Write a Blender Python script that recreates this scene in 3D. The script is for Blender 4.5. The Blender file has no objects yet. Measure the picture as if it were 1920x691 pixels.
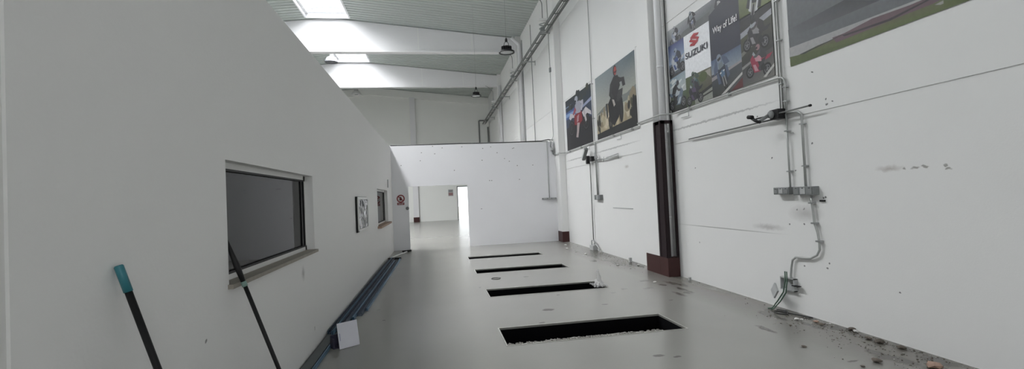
import bpy, bmesh, math, random
from mathutils import Vector, Matrix
random.seed(7)
# ------------------------------------------------------------------ camera, world, lights, exposure
EYE = 1.6
FPX = 895.9
YAW, PITCH, ROLL = 0.161861390, 0.0243831507, -0.0458794235
scn = bpy.context.scene
fw = Vector((math.sin(YAW)*math.cos(PITCH), math.cos(YAW)*math.cos(PITCH), math.sin(PITCH)))
rt = fw.cross(Vector((0, 0, 1))).normalized()
up = rt.cross(fw)
RT = rt*math.cos(ROLL) + up*math.sin(ROLL)
UP = -rt*math.sin(ROLL) + up*math.cos(ROLL)
cam_data = bpy.data.cameras.new('camera')
cam_data.sensor_width = 36.0
cam_data.lens = FPX/1920*36
cam_data.clip_start = 0.05
cam = bpy.data.objects.new('camera', cam_data)
scn.collection.objects.link(cam)
cam.matrix_world = Matrix(((RT.x, UP.x, -fw.x, 0), (RT.y, UP.y, -fw.y, 0), (RT.z, UP.z, -fw.z, EYE), (0, 0, 0, 1)))
scn.camera = cam

scn.view_settings.view_transform = 'Standard'
scn.view_settings.look = 'None'
scn.view_settings.gamma = 1
scn.view_settings.use_curve_mapping = False
scn.view_settings.exposure = 0.18

world = bpy.data.worlds.new('overcast_sky')
scn.world = world
world.use_nodes = True
world.node_tree.nodes['Background'].inputs[0].default_value = (0.93, 0.97, 1.0, 1)
world.node_tree.nodes['Background'].inputs[1].default_value = 2.1

def daylight(name, loc, rot, sx, sy, power, col=(1.0, 0.985, 0.97), spread=160):
    l = bpy.data.lights.new(name, 'AREA')
    l.shape = 'RECTANGLE'; l.size = sx; l.size_y = sy; l.energy = power; l.color = col; l.spread = math.radians(spread)
    o = bpy.data.objects.new(name, l)
    o.location = loc; o.rotation_euler = rot
    scn.collection.objects.link(o)
    return o
RIDGE_X = -4.42
SKY = [(2.1, 8.5, 240), (9.1, 15.4, 1350), (16.1, 22.35, 1500), (23.05, 29.35, 1200)]
for a, b, pw in SKY:
    daylight('skylight_daylight', (RIDGE_X, (a+b)/2-.8, 10.75), (0, 0, 0), 1.8, b-a-3.4, pw)
# unseen openings and lamps added in the gable behind the camera as fill
FILL_GATE = (1.6, 3.9, 0.0, 2.3); FILL_CLER = (-12.0, 3.4, 5.2, 7.3)
daylight('gate_daylight', ((FILL_GATE[0]+FILL_GATE[1])/2, -5.35, 1.2), (math.radians(90), 0, 0), 2.2, 2.2, 30, spread=180)
daylight('gable_daylight', ((FILL_CLER[0]+FILL_CLER[1])/2, -5.35, 6.25), (math.radians(90), 0, 0), 15.2, 2.0, 60, spread=180)
daylight('doorway_daylight', (2.15, 38.2, 1.6), (math.radians(90), 0, 0), 2.6, 2.8, 260, spread=180)

# ------------------------------------------------------------------ helpers
def ray(x, y):
    return RT*((x-960)/FPX) + UP*(-(y-345.5)/FPX) + fw
def at(x, y, axis, val):
    """point of the photograph (1920x691) on the plane where axis (0,1,2) equals val"""
    d = ray(x, y); c = Vector((0, 0, EYE))
    t = (val - c[axis])/d[axis]
    return c + d*t
COL = scn.collection

def new_mat(name, col, rough=0.6, metal=0.0, var=0.06, scale=6.0, bump=0.0, bscale=60.0, spec=0.5):
    m = bpy.data.materials.new(name); m.use_nodes = True
    nt = m.node_tree; b = nt.nodes['Principled BSDF']
    b.inputs['Roughness'].default_value = rough
    b.inputs['Metallic'].default_value = metal
    b.inputs['Specular IOR Level'].default_value = spec
    g = nt.nodes.new('ShaderNodeNewGeometry')
    n = nt.nodes.new('ShaderNodeTexNoise'); n.inputs['Scale'].default_value = scale; n.inputs['Detail'].default_value = 4
    nt.links.new(g.outputs['Position'], n.inputs['Vector'])
    mix = nt.nodes.new('ShaderNodeMix'); mix.data_type = 'RGBA'
    nt.links.new(n.outputs['Fac'], mix.inputs[0])
    mix.inputs[6].default_value = tuple(max(0, c*(1-var)) for c in col) + (1,)
    mix.inputs[7].default_value = tuple(min(1, c*(1+var)) for c in col) + (1,)
    nt.links.new(mix.outputs[2], b.inputs['Base Color'])
    if bump:
        n2 = nt.nodes.new('ShaderNodeTexNoise'); n2.inputs['Scale'].default_value = bscale
        nt.links.new(g.outputs['Position'], n2.inputs['Vector'])
        bp = nt.nodes.new('ShaderNodeBump'); bp.inputs['Strength'].default_value = bump; bp.inputs['Distance'].default_value = 0.004
        nt.links.new(n2.outputs['Fac'], bp.inputs['Height']); nt.links.new(bp.outputs['Normal'], b.inputs['Normal'])
    m['colmix'] = mix.name
    return m

def add_marks(m, groups, warp=0.0, wscale=8.0):
    """stains on a painted surface: groups of (colour, strength, [ (centre, radii, softness) ]) in world metres"""
    nt = m.node_tree; b = nt.nodes['Principled BSDF']
    g = nt.nodes.new('ShaderNodeNewGeometry'); pos = g.outputs['Position']
    if warp:
        n = nt.nodes.new('ShaderNodeTexNoise'); n.inputs['Scale'].default_value = wscale; n.inputs['Detail'].default_value = 3
        nt.links.new(pos, n.inputs['Vector'])
        s = nt.nodes.new('ShaderNodeVectorMath'); s.operation = 'SUBTRACT'; s.inputs[1].default_value = (.5, .5, .5)
        nt.links.new(n.outputs['Color'], s.inputs[0])
        sc = nt.nodes.new('ShaderNodeVectorMath'); sc.operation = 'SCALE'; sc.inputs['Scale'].default_value = warp
        nt.links.new(s.outputs[0], sc.inputs[0])
        ad = nt.nodes.new('ShaderNodeVectorMath'); ad.operation = 'ADD'
        nt.links.new(pos, ad.inputs[0]); nt.links.new(sc.outputs[0], ad.inputs[1]); pos = ad.outputs[0]
    for col, strength, items in groups:
        acc = None
        for c, r, soft in items:
            s = nt.nodes.new('ShaderNodeVectorMath'); s.operation = 'SUBTRACT'; s.inputs[1].default_value = c
            nt.links.new(pos, s.inputs[0])
            d = nt.nodes.new('ShaderNodeVectorMath'); d.operation = 'MULTIPLY'; d.inputs[1].default_value = tuple(1/q for q in r)
            nt.links.new(s.outputs[0], d.inputs[0])
            l = nt.nodes.new('ShaderNodeVectorMath'); l.operation = 'LENGTH'
            nt.links.new(d.outputs[0], l.inputs[0])
            mr = nt.nodes.new('ShaderNodeMapRange'); mr.inputs['From Min'].default_value = 1-soft
            mr.inputs['From Max'].default_value = 1.0; mr.inputs['To Min'].default_value = 1; mr.inputs['To Max'].default_value = 0
            nt.links.new(l.outputs['Value'], mr.inputs['Value'])
            if acc is None: acc = mr.outputs[0]
            else:
                mx = nt.nodes.new('ShaderNodeMath'); mx.operation = 'MAXIMUM'
                nt.links.new(acc, mx.inputs[0]); nt.links.new(mr.outputs[0], mx.inputs[1]); acc = mx.outputs[0]
        mu = nt.nodes.new('ShaderNodeMath'); mu.operation = 'MULTIPLY'; mu.inputs[1].default_value = strength
        nt.links.new(acc, mu.inputs[0])
        mix = nt.nodes.new('ShaderNodeMix'); mix.data_type = 'RGBA'
        mix.inputs[7].default_value = tuple(col)+(1,)
        src = b.inputs['Base Color'].links[0].from_socket
        nt.links.new(src, mix.inputs[6]); nt.links.new(mu.outputs[0], mix.inputs[0])
        nt.links.new(mix.outputs[2], b.inputs['Base Color'])

class MB:
    def __init__(s): s.bm = bmesh.new(); s.mi = 0
    def _f(s, vs, smooth=False):
        try:
            f = s.bm.faces.new(vs); f.smooth = smooth; f.material_index = s.mi; return f
        except ValueError: return None
    def box(s, x0, x1, y0, y1, z0, z1, M=None, bev=0.0):
        x0, x1 = min(x0, x1), max(x0, x1); y0, y1 = min(y0, y1), max(y0, y1); z0, z1 = min(z0, z1), max(z0, z1)
        v = [s.bm.verts.new((x, y, z)) for x in (x0, x1) for y in (y0, y1) for z in (z0, z1)]
        if M is not None:
            for q in v: q.co = M @ q.co
        fs = [s._f([v[i] for i in f]) for f in ((0, 1, 3, 2), (4, 6, 7, 5), (0, 4, 5, 1), (2, 3, 7, 6), (0, 2, 6, 4), (1, 5, 7, 3))]
        if bev:
            es = list({e for f in fs for e in f.edges})
            bmesh.ops.bevel(s.bm, geom=es, offset=bev, segments=2, affect='EDGES', profile=0.6)
        return s
    def ring(s, c, u, w, r, n):
        return [s.bm.verts.new(c + u*(r*math.cos(2*math.pi*i/n)) + w*(r*math.sin(2*math.pi*i/n))) for i in range(n)]
    def tube(s, pts, r, n=10, caps=True):
        pts = [Vector(p) for p in pts]
        rs = r if isinstance(r, (list, tuple)) else [r]*len(pts)
        prev = None; u = None
        for i, p in enumerate(pts):
            if i == 0: t = pts[1]-p
            elif i == len(pts)-1: t = p-pts[-2]
            else: t = (pts[i+1]-p).normalized() + (p-pts[i-1]).normalized()
            t.normalize()
            if u is None:
                a = Vector((0, 0, 1)) if abs(t.z) < .9 else Vector((1, 0, 0))
                u = t.cross(a).normalized()
            else:
                u = (u - t*u.dot(t)).normalized()
            w = t.cross(u)
            rg = s.ring(p, u, w, rs[i], n)
            if prev:
                for k in range(n): s._f([prev[k], prev[(k+1) % n], rg[(k+1) % n], rg[k]], True)
            elif caps: s._f(list(reversed(rg)))
            prev = rg
        if caps: s._f(prev)
        return s
    def lathe(s, prof, c=(0, 0, 0), n=24, axis=(0, 0, 1), closed=False):
        c = Vector(c); A = Vector(axis).normalized()
        a = Vector((1, 0, 0)) if abs(A.x) < .9 else Vector((0, 1, 0))
        u = A.cross(a).normalized(); w = A.cross(u); prev = None
        for r, h in prof:
            if r < 1e-6: rg = [s.bm.verts.new(c+A*h)]
            else: rg = s.ring(c+A*h, u, w, r, n)
            if prev:
                if len(prev) == 1 and len(rg) > 1:
                    for k in range(n): s._f([prev[0], rg[k], rg[(k+1) % n]], True)
                elif len(rg) == 1:
                    for k in range(n): s._f([prev[k], prev[(k+1) % n], rg[0]], True)
                else:
                    for k in range(n): s._f([prev[k], prev[(k+1) % n], rg[(k+1) % n], rg[k]], True)
            prev = rg
        return s
    def prism(s, poly, off):
        """closed solid: poly (3D points) extruded by vector off"""
        off = Vector(off)
        a = [s.bm.verts.new(Vector(p)) for p in poly]; b = [s.bm.verts.new(Vector(p)+off) for p in poly]
        n = len(a)
        s._f(a); s._f(list(reversed(b)))
        for k in range(n): s._f([a[k], b[k], b[(k+1) % n], a[(k+1) % n]])
        return s
    def build(s, name, mats, parent=None, recalc=True):
        if recalc: bmesh.ops.recalc_face_normals(s.bm, faces=s.bm.faces)
        me = bpy.data.meshes.new(name)
        s.bm.to_mesh(me); s.bm.free()
        for m in (mats if isinstance(mats, (list, tuple)) else [mats]): me.materials.append(m)
        o = bpy.data.objects.new(name, me); COL.objects.link(o)
        if parent is not None:
            w = Vector((0, 0, 0)); q = parent
            while q is not None: w = w + Vector(q.location); q = q.parent
            me.transform(Matrix.Translation(-w))
            o.parent = parent
        else:
            me.transform(Matrix.Identity(4))
        return o

def tag(o, label=None, cat=None, group=None, kind=None):
    if label: o['label'] = label
    if cat: o['category'] = cat
    if group: o['group'] = group
    if kind: o['kind'] = kind
    return o
def thing(name, label, cat, loc, group=None):
    o = bpy.data.objects.new(name, None); o.empty_display_size = 0.1
    COL.objects.link(o); o.location = loc
    return tag(o, label, cat, group)
def struct(o): o['kind'] = 'structure'; return o
def bend(p0, corner, p1, r, n=7):
    """rounded corner of a conduit"""
    p0, c, p1 = Vector(p0), Vector(corner), Vector(p1)
    a = c + (p0-c).normalized()*r; b = c + (p1-c).normalized()*r
    return [((1-t)**2)*a + 2*t*(1-t)*c + t*t*b for t in [i/n for i in range(n+1)]]
def route(pts, r=0.08):
    pts = [Vector(p) for p in pts]; out = [pts[0]]
    for i in range(1, len(pts)-1): out += bend(pts[i-1], pts[i], pts[i+1], r)
    return out + [pts[-1]]

# ------------------------------------------------------------------ materials
XW = 4.38         # face of the right wall
XL = -1.36        # face of the left (office) wall
YE = 16.0         # face of the partition
YF = 36.5         # face of the far wall
M = {}
M['wall'] = new_mat('white_wall_paint', (0.82, 0.82, 0.81), 0.62, var=0.02, scale=1.3, bump=0.15, bscale=90)
M['wall_r'] = new_mat('white_panel_paint', (0.81, 0.81, 0.80), 0.6, var=0.02, scale=1.1, bump=0.15, bscale=70)
M['wall_l'] = new_mat('white_plaster_paint', (0.82, 0.815, 0.80), 0.55, var=0.02, scale=0.9, bump=0.25, bscale=45)
M['wall_e'] = new_mat('white_partition_paint', (0.81, 0.81, 0.83), 0.62, var=0.02, scale=1.3, bump=0.15, bscale=90)
M['far'] = new_mat('pale_far_wall_paint', (0.84, 0.85, 0.82), 0.6, var=0.03, scale=.6)
M['beam'] = new_mat('white_beam_paint', (0.76, 0.76, 0.77), 0.55, var=0.02, scale=1.5)
M['roof'] = new_mat('grey_green_steel_deck', (0.42, 0.46, 0.435), 0.45, metal=0.0, var=0.03, scale=1)
M['floor'] = new_mat('grey_painted_concrete', (0.262, 0.259, 0.240), 0.24, var=0.06, scale=1.1, bump=0.05, bscale=14)
M['brown'] = new_mat('dark_red_brown_steel_paint', (0.040, 0.017, 0.018), 0.5, var=0.25, scale=9)
M['guard'] = new_mat('brown_red_guard_paint', (0.048, 0.015, 0.014), 0.45, var=0.2, scale=7, spec=.3)
M['channel'] = new_mat('dark_brown_channel_paint', (0.018, 0.010, 0.012), 0.5, var=0.25, scale=9, spec=.2)
M['steel'] = new_mat('galvanised_steel', (0.42, 0.43, 0.43), 0.42, metal=0.75, var=0.15, scale=20)
M['conduit'] = new_mat('grey_pvc_conduit', (0.42, 0.43, 0.42), 0.4, metal=0.35, var=0.1, scale=15)
M['plastic'] = new_mat('grey_box_plastic', (0.20, 0.21, 0.21), 0.5, var=0.12, scale=20)
M['lplastic'] = new_mat('light_grey_plastic', (0.42, 0.43, 0.43), 0.5, var=0.08, scale=20)
M['dark'] = new_mat('black_metal_paint', (0.010, 0.010, 0.011), 0.5, var=0.2, scale=20, spec=.3)
M['tray'] = new_mat('dark_galvanised_tray', (0.20, 0.205, 0.20), 0.5, metal=0.5, var=0.2, scale=9)
M['cable'] = new_mat('dark_cable_sheath', (0.03, 0.03, 0.032), 0.55, var=0.2, scale=20)
M['green'] = new_mat('green_cable_sheath', (0.06, 0.115, 0.08), 0.5, var=0.2, scale=20)
M['white'] = new_mat('white_enamel', (0.78, 0.78, 0.77), 0.35, var=0.03, scale=10)
M['pipe'] = new_mat('white_downpipe_pvc', (0.74, 0.74, 0.75), 0.35, var=0.03, scale=5)
M['frame'] = new_mat('white_window_frame', (0.72, 0.72, 0.70), 0.35, var=0.03, scale=10)
M['sill'] = new_mat('tan_stone_sill', (0.30, 0.27, 0.23), 0.6, var=0.25, scale=14)
M['sill2'] = new_mat('terracotta_sill', (0.34, 0.22, 0.16), 0.6, var=0.3, scale=14)
M['pit'] = new_mat('black_pit_lining', (0.004, 0.004, 0.005), 0.9, var=0.3, scale=4, spec=0.05)
M['rim'] = new_mat('worn_rim_steel', (0.34, 0.34, 0.31), 0.5, var=0.3, scale=18)
M['rubble'] = new_mat('pale_rubble', (0.28, 0.27, 0.25), 0.9, var=0.6, scale=30)
M['crumb'] = new_mat('dark_debris', (0.10, 0.085, 0.07), 0.9, var=0.7, scale=14)
M['chip'] = new_mat('pale_plaster_chip', (0.55, 0.54, 0.52), 0.9, var=0.2, scale=30)
M['brick'] = new_mat('pinkish_brick', (0.33, 0.22, 0.17), 0.9, var=0.3, scale=30)
M['blue'] = new_mat('blue_metal_profile', (0.15, 0.29, 0.44), 0.32, metal=0.35, var=0.25, scale=4)
M['blue2'] = new_mat('grey_blue_profile', (0.045, 0.075, 0.12), 0.35, metal=0.3, var=0.2, scale=4)  # darker copy of the blue, paints the shaded gaps in the bundle
M['slate'] = new_mat('dark_slate_channel', (0.075, 0.085, 0.09), 0.5, var=0.2, scale=4)
M['violet'] = new_mat('dark_violet_plastic', (0.035, 0.032, 0.06), 0.5, var=0.2, scale=12)
M['teal'] = new_mat('teal_plastic_grip', (0.035, 0.20, 0.24), 0.4, var=0.1, scale=12)
M['paper'] = new_mat('white_board', (0.70, 0.70, 0.76), 0.5, var=0.03, scale=12)
M['red'] = new_mat('sign_red', (0.22, 0.015, 0.02), 0.4, var=0.05, scale=12)
M['signwhite'] = new_mat('sign_white', (0.65, 0.62, 0.62), 0.4, var=0.05, scale=12)
M['lens'] = new_mat('pale_lamp_diffuser', (0.62, 0.64, 0.63), 0.3, var=0.03, scale=12)
M['inner'] = new_mat('office_inner_paint', (0.60, 0.61, 0.62), 0.7, var=0.03, scale=2)

def glass_mat(name, tint, refl, rough=0.03):
    m = bpy.data.materials.new(name); m.use_nodes = True; nt = m.node_tree; nt.nodes.clear()
    o = nt.nodes.new('ShaderNodeOutputMaterial'); mx = nt.nodes.new('ShaderNodeMixShader')
    t = nt.nodes.new('ShaderNodeBsdfTransparent'); t.inputs[0].default_value = tint+(1,)
    g = nt.nodes.new('ShaderNodeBsdfGlossy'); g.inputs['Roughness'].default_value = rough
    f = nt.nodes.new('ShaderNodeFresnel'); f.inputs['IOR'].default_value = refl
    nt.links.new(f.outputs[0], mx.inputs[0]); nt.links.new(t.outputs[0], mx.inputs[1]); nt.links.new(g.outputs[0], mx.inputs[2])
    nt.links.new(mx.outputs[0], o.inputs[0]); return m
M['bell'] = new_mat('milky_bell_glass', (0.17, 0.175, 0.19), 0.3, var=0.03, scale=10)  # white bell darkened in colour to offset the strong skylight above it
M['glass'] = glass_mat('tinted_window_glass', (0.42, 0.43, 0.44), 1.5)
def poly_mat():
    m = bpy.data.materials.new('milky_polycarbonate'); m.use_nodes = True; nt = m.node_tree; nt.nodes.clear()
    o = nt.nodes.new('ShaderNodeOutputMaterial'); mx = nt.nodes.new('ShaderNodeMixShader'); mx.inputs[0].default_value = 0.35
    t = nt.nodes.new('ShaderNodeBsdfTransparent'); t.inputs[0].default_value = (.95, .97, 1, 1)
    g = nt.nodes.new('ShaderNodeBsdfTranslucent'); g.inputs[0].default_value = (.85, .87, .9, 1)
    nt.links.new(t.outputs[0], mx.inputs[1]); nt.links.new(g.outputs[0], mx.inputs[2]); nt.links.new(mx.outputs[0], o.inputs[0]); return m
M['poly'] = poly_mat()
def film_mat():
    m = bpy.data.materials.new('clear_plastic_film'); m.use_nodes = True; nt = m.node_tree; nt.nodes.clear()
    o = nt.nodes.new('ShaderNodeOutputMaterial'); mx = nt.nodes.new('ShaderNodeMixShader'); mx.inputs[0].default_value = 0.4
    t = nt.nodes.new('ShaderNodeBsdfTransparent')
    g = nt.nodes.new('ShaderNodeBsdfPrincipled'); g.inputs['Base Color'].default_value = (.7, .7, .7, 1); g.inputs['Roughness'].default_value = .2
    nt.links.new(t.outputs[0], mx.inputs[1]); nt.links.new(g.outputs[0], mx.inputs[2]); nt.links.new(mx.outputs[0], o.inputs[0]); return m
M['film'] = film_mat()
def crumple_mat():
    m = bpy.data.materials.new('cracked_silver_mirror'); m.use_nodes = True; nt = m.node_tree; b = nt.nodes['Principled BSDF']
    b.inputs['Metallic'].default_value = 0.9; b.inputs['Roughness'].default_value = 0.22
    g = nt.nodes.new('ShaderNodeNewGeometry'); v = nt.nodes.new('ShaderNodeTexVoronoi'); v.inputs['Scale'].default_value = 7
    nt.links.new(g.outputs['Position'], v.inputs['Vector'])
    r = nt.nodes.new('ShaderNodeValToRGB'); r.color_ramp.elements[0].position = .42; r.color_ramp.elements[0].color = (.03, .035, .04, 1)
    r.color_ramp.elements[1].position = .8; r.color_ramp.elements[1].color = (.62, .62, .65, 1)
    sp = nt.nodes.new('ShaderNodeSeparateColor'); nt.links.new(v.outputs['Color'], sp.inputs[0]); nt.links.new(sp.outputs[0], r.inputs[0])
    nt.links.new(r.outputs[0], b.inputs['Base Color'])
    bp = nt.nodes.new('ShaderNodeBump'); bp.inputs['Strength'].default_value = 1; bp.inputs['Distance'].default_value = .05
    nt.links.new(v.outputs['Distance'], bp.inputs['Height']); nt.links.new(bp.outputs['Normal'], b.inputs['Normal'])
    return m
M['crumple'] = crumple_mat()
def ink_mat():
    m = bpy.data.materials.new('printed_ink'); m.use_nodes = True; nt = m.node_tree; b = nt.nodes['Principled BSDF']
    b.inputs['Roughness'].default_value = 0.45
    a = nt.nodes.new('ShaderNodeAttribute'); a.attribute_name = 'ink'
    g = nt.nodes.new('ShaderNodeNewGeometry'); n = nt.nodes.new('ShaderNodeTexNoise'); n.inputs['Scale'].default_value = 22; n.inputs['Detail'].default_value = 5
    nt.links.new(g.outputs['Position'], n.inputs['Vector'])
    mr = nt.nodes.new('ShaderNodeMapRange'); mr.inputs['To Min'].default_value = .92; mr.inputs['To Max'].default_value = 1.25
    nt.links.new(n.outputs['Fac'], mr.inputs['Value'])
    sc = nt.nodes.new('ShaderNodeVectorMath'); sc.operation = 'SCALE'
    nt.links.new(a.outputs['Color'], sc.inputs[0]); nt.links.new(mr.outputs[0], sc.inputs['Scale'])
    gm = nt.nodes.new('ShaderNodeGamma'); gm.inputs['Gamma'].default_value = 1.25
    nt.links.new(sc.outputs[0], gm.inputs['Color']); nt.links.new(gm.outputs[0], b.inputs['Base Color']); return m
M['ink'] = ink_mat()

# stains that belong to the surfaces
def RW(x, y): return tuple(at(x, y, 0, XW))
def EW(x, y): return tuple(at(x, y, 1, YE))
def FL(x, y): return tuple(at(x, y, 2, 0))
dots = [(1523, 135), (1549, 185), (1550, 194), (1561, 190), (1523, 268), (1447, 295), (1492, 318), (1420, 218), (1507, 391), (1495, 392), (1544, 370),
        (1509, 498), (1552, 503), (1556, 494), (1688, 548), (1272, 320), (1304, 315), (1312, 454), (1548, 369), (1217, 430), (1480, 420), (1508, 420)]
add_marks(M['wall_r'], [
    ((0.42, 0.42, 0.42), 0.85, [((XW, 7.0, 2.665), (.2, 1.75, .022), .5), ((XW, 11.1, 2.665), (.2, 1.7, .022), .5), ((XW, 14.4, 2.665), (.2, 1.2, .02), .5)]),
    ((0.12, 0.12, 0.12), 0.9, [(RW(x, y), (.2, .016, .012), .3) for x, y in dots]),
    ((0.50, 0.49, 0.48), 0.8, [(RW(1222, 378), (.2, .17, .17), .5), (RW(1440, 425), (.2, .35, .05), .8), (RW(1510, 400), (.2, .3, .12), .9)]),
    ((0.25, 0.24, 0.22), 0.8, [(RW(x, y), (.2, a, .014), .5) for x, y, a in [(1696, 316, .02), (1717, 315, .05), (1735, 312, .04), (1773, 310, .02), (1778, 316, .03)]]),
    ((0.85, 0.85, 0.85), 0.9, [(RW(1222, 378), (.2, .09, .11), .3)]),
    ((0.48, 0.45, 0.42), 0.8, [((XW, 4.0, 1.70), (.2, .17, .035), .9), (RW(1175, 312), (.2, .15, .05), .9)]),
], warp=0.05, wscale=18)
add_marks(M['wall_r'], [((0.30, 0.30, 0.29), .8, [((XW, 6.85, .955), (.2, 1.5, .010), .6)])])
add_marks(M['wall_e'], [
    ((0.20, 0.18, 0.17), 0.9, [(EW(x, y), (.022, .2, .016), .3) for x, y in
        [(790, 286), (811, 274), (829, 277), (866, 275), (905, 278), (920, 275), (932, 286), (961, 278), (963, 277), (970, 310), (955, 302),
         (918, 338), (922, 338), (974, 336), (903, 391), (999, 309), (752, 310), (788, 301), (815, 288), (904, 300), (946, 297), (852, 319)]]),
], warp=0.02, wscale=20)
add_marks(M['wall_l'], [
    ((0.30, 0.29, 0.28), 0.7, [(tuple(at(569, 513, 0, XL)), (.2, .07, .09), .9)]),
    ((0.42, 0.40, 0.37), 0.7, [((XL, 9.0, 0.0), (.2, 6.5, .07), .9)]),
    ((0.15, 0.15, 0.15), 0.8, [(tuple(at(590, 616, 0, XL)), (.2, .012, .02), .3), (tuple(at(386, 637, 0, XL)), (.2, .01, .01), .3)]),
], warp=0.10, wscale=9)
rs = random.Random(5)
stain = []
for _ in range(26):
    q = rs.uniform(3.0, 5.6)
    stain.append(((4.38-abs(rs.gauss(.1, .28)), q, 0), (rs.uniform(.05, .13), rs.uniform(.08, .22), .2), .5))
for _ in range(20):
    stain.append(((4.38-abs(rs.gauss(.15, .25)), rs.uniform(9.2, 12.3), 0), (rs.uniform(.05, .14), rs.uniform(.1, .4), .2), .6))
for _ in range(8):
    stain.append(((rs.uniform(3.6, 4.1), rs.uniform(6.6, 8.0), 0), (rs.uniform(.04, .08), rs.uniform(.1, .3), .2), .6))
spots = [((FL(x, y)), (r, r*k, .2), .3) for x, y, r, k in [(1028, 580, .10, .7), (1235, 666, .07, .5), (1270, 668, .045, .6), (1134, 570, .05, .5),
    (1047, 552, .04, .5), (1170, 541, .06, .6), (1208, 526, .1, .5), (1216, 540, .1, .4), (1258, 562, .04, .4), (1600, 676, .07, .3), (1507, 650, .04, .5),
    (690, 583, .03, .5), (720, 600, .03, .6), (710, 580, .03, .6), (986, 518, .06, .8), (900, 538, .03, .5), (1017, 604, .05, .4), (1150, 548, .05, .4)]]
add_marks(M['floor'], [
    ((0.095, 0.085, 0.07), 0.72, [((4.35, 7.0, 0), (.75, 5.5, .2), .9), ((4.35, 3.6, 0), (.95, 2.4, .2), .7), ((4.3, 11.5, 0), (.8, 3.8, .2), .8)]),
    ((0.055, 0.048, 0.04), 0.75, stain),
], warp=0.10, wscale=9)
add_marks(M['floor'], [
    ((0.085, 0.082, 0.075), 0.75, spots),
    ((0.27, 0.26, 0.24), 0.3, [(FL(1042, 516), (.22, .35, .2), .9), (FL(1095, 600), (.5, .3, .2), 1)]),
], warp=0.05, wscale=14)

# ------------------------------------------------------------------ structure
HX0 = -13.2; YB = -5.0
def panel_with_holes(axis, face, depth, u0, u1, v0, v1, holes):
    """wall in a plane: axis 0 => wall face at x=face, u=y; axis 1 => face at y=face, u=x; grid of boxes left out at holes"""
    us = sorted({u0, u1, *[h[0] for h in holes], *[h[1] for h in holes]}); vs = sorted({v0, v1, *[h[2] for h in holes], *[h[3] for h in holes]})
    mb = MB(); bm = mb.bm; cache = {}
    def P(u, v, d):
        k = (u, v, d)
        if k not in cache:
            cache[k] = bm.verts.new((face+d, u, v) if axis == 0 else ((u, face+d, v) if axis == 1 else (u, v, face+d)))
        return cache[k]
    def solid(i, j):
        if i < 0 or j < 0 or i >= len(us)-1 or j >= len(vs)-1: return False
        cu = (us[i]+us[i+1])/2; cv = (vs[j]+vs[j+1])/2
        return not any(h[0] < cu < h[1] and h[2] < cv < h[3] for h in holes)
    for i in range(len(us)-1):
        for j in range(len(vs)-1):
            if not solid(i, j): continue
            a, b, c, d = us[i], us[i+1], vs[j], vs[j+1]
            mb._f([P(a, c, 0), P(b, c, 0), P(b, d, 0), P(a, d, 0)])
            mb._f([P(a, c, depth), P(a, d, depth), P(b, d, depth), P(b, c, depth)])
            for (ii, jj, p, q) in ((i-1, j, (a, c), (a, d)), (i+1, j, (b, c), (b, d)), (i, j-1, (a, c), (b, c)), (i, j+1, (a, d), (b, d))):
                if not solid(ii, jj): mb._f([P(*p, 0), P(*q, 0), P(*q, depth), P(*p, depth)])
    return mb

PITS = [(0.71, 2.78, 5.12, 5.82, 'nearest'), (0.82, 2.80, 7.68, 8.32, 'second'), (0.82, 2.82, 10.14, 10.70, 'third'), (0.83, 2.81, 12.60, 13.10, 'farthest')]
struct(panel_with_holes(2, 0.0, -0.15, HX0-.2, XW+.2, YB-.2, YF+3.0, [(a, b, c, d) for a, b, c, d, _ in PITS]).build('floor', M['floor']))

# right wall of stacked precast panels with fine grooves between them
mb = MB(); ztops = [0, 2.41, 4.665, 7.19, 9.6]
for a, b in zip(ztops[:-1], ztops[1:]):
    g = .006
    mb.box(XW, XW+.2, YB, YF+.2, a+(g if a else 0), b-g)
mb.box(XW+.012, XW+.19, YB, YF, 0, 9.5)
struct(mb.build('wall_right', M['wall_r']))
# far wall, doorway to the daylight at its right end
FD = (1.70, 3.3, 0.0, 2.56)
struct(panel_with_holes(1, YF, 0.2, HX0, XW, 0, 10.6, [FD]).build('wall_far', M['far']))
struct(panel_with_holes(0, HX0, -0.2, YB, YF, 0, 10.6, []).build('wall_left_hall', M['far']))
struct(panel_with_holes(1, YB, -0.2, HX0, XW, 0, 10.6, [FILL_GATE, FILL_CLER]).build('wall_back', M['wall']))  # both openings are added to let fill light in
# office wall on the left, with two windows
PT = 3.40
WA = (3.43, 5.72, 1.10, 1.93); WB = (11.90, 14.42, 1.02, 1.93)
struct(panel_with_holes(0, XL, -0.14, 1.785, YE, 0, 3.38, [WA, WB]).build('wall_left', M['wall_l']))
struct(MB().box(XL-.03, XL-.14, YB, 1.70, 0, 3.38).build('wall_left_near', M['wall_l']))
struct(MB().box(XL-.012, XL-.14, 1.70, 1.785, 0, 3.38).build('trim_1', M['frame']))
mb = MB(); mb.box(-5.6, -5.5, YB, YE, 0, 3.38); struct(mb.build('wall_office_back', M['inner']))
struct(MB().box(-5.5, XL-.14, YB, YE, 3.26, 3.38).build('ceiling_office', M['inner']))
struct(MB().box(-5.5, XL-.14, 6.3, 6.4, 0, 3.26).build('wall_office_side', M['inner']))
# partition with the passage
PD = (-0.84, 1.10, 0.0, 2.065)
struct(panel_with_holes(1, YE, 0.14, HX0, XW, 0, PT+.01, [PD]).build('wall_end', M['wall_e']))

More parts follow.
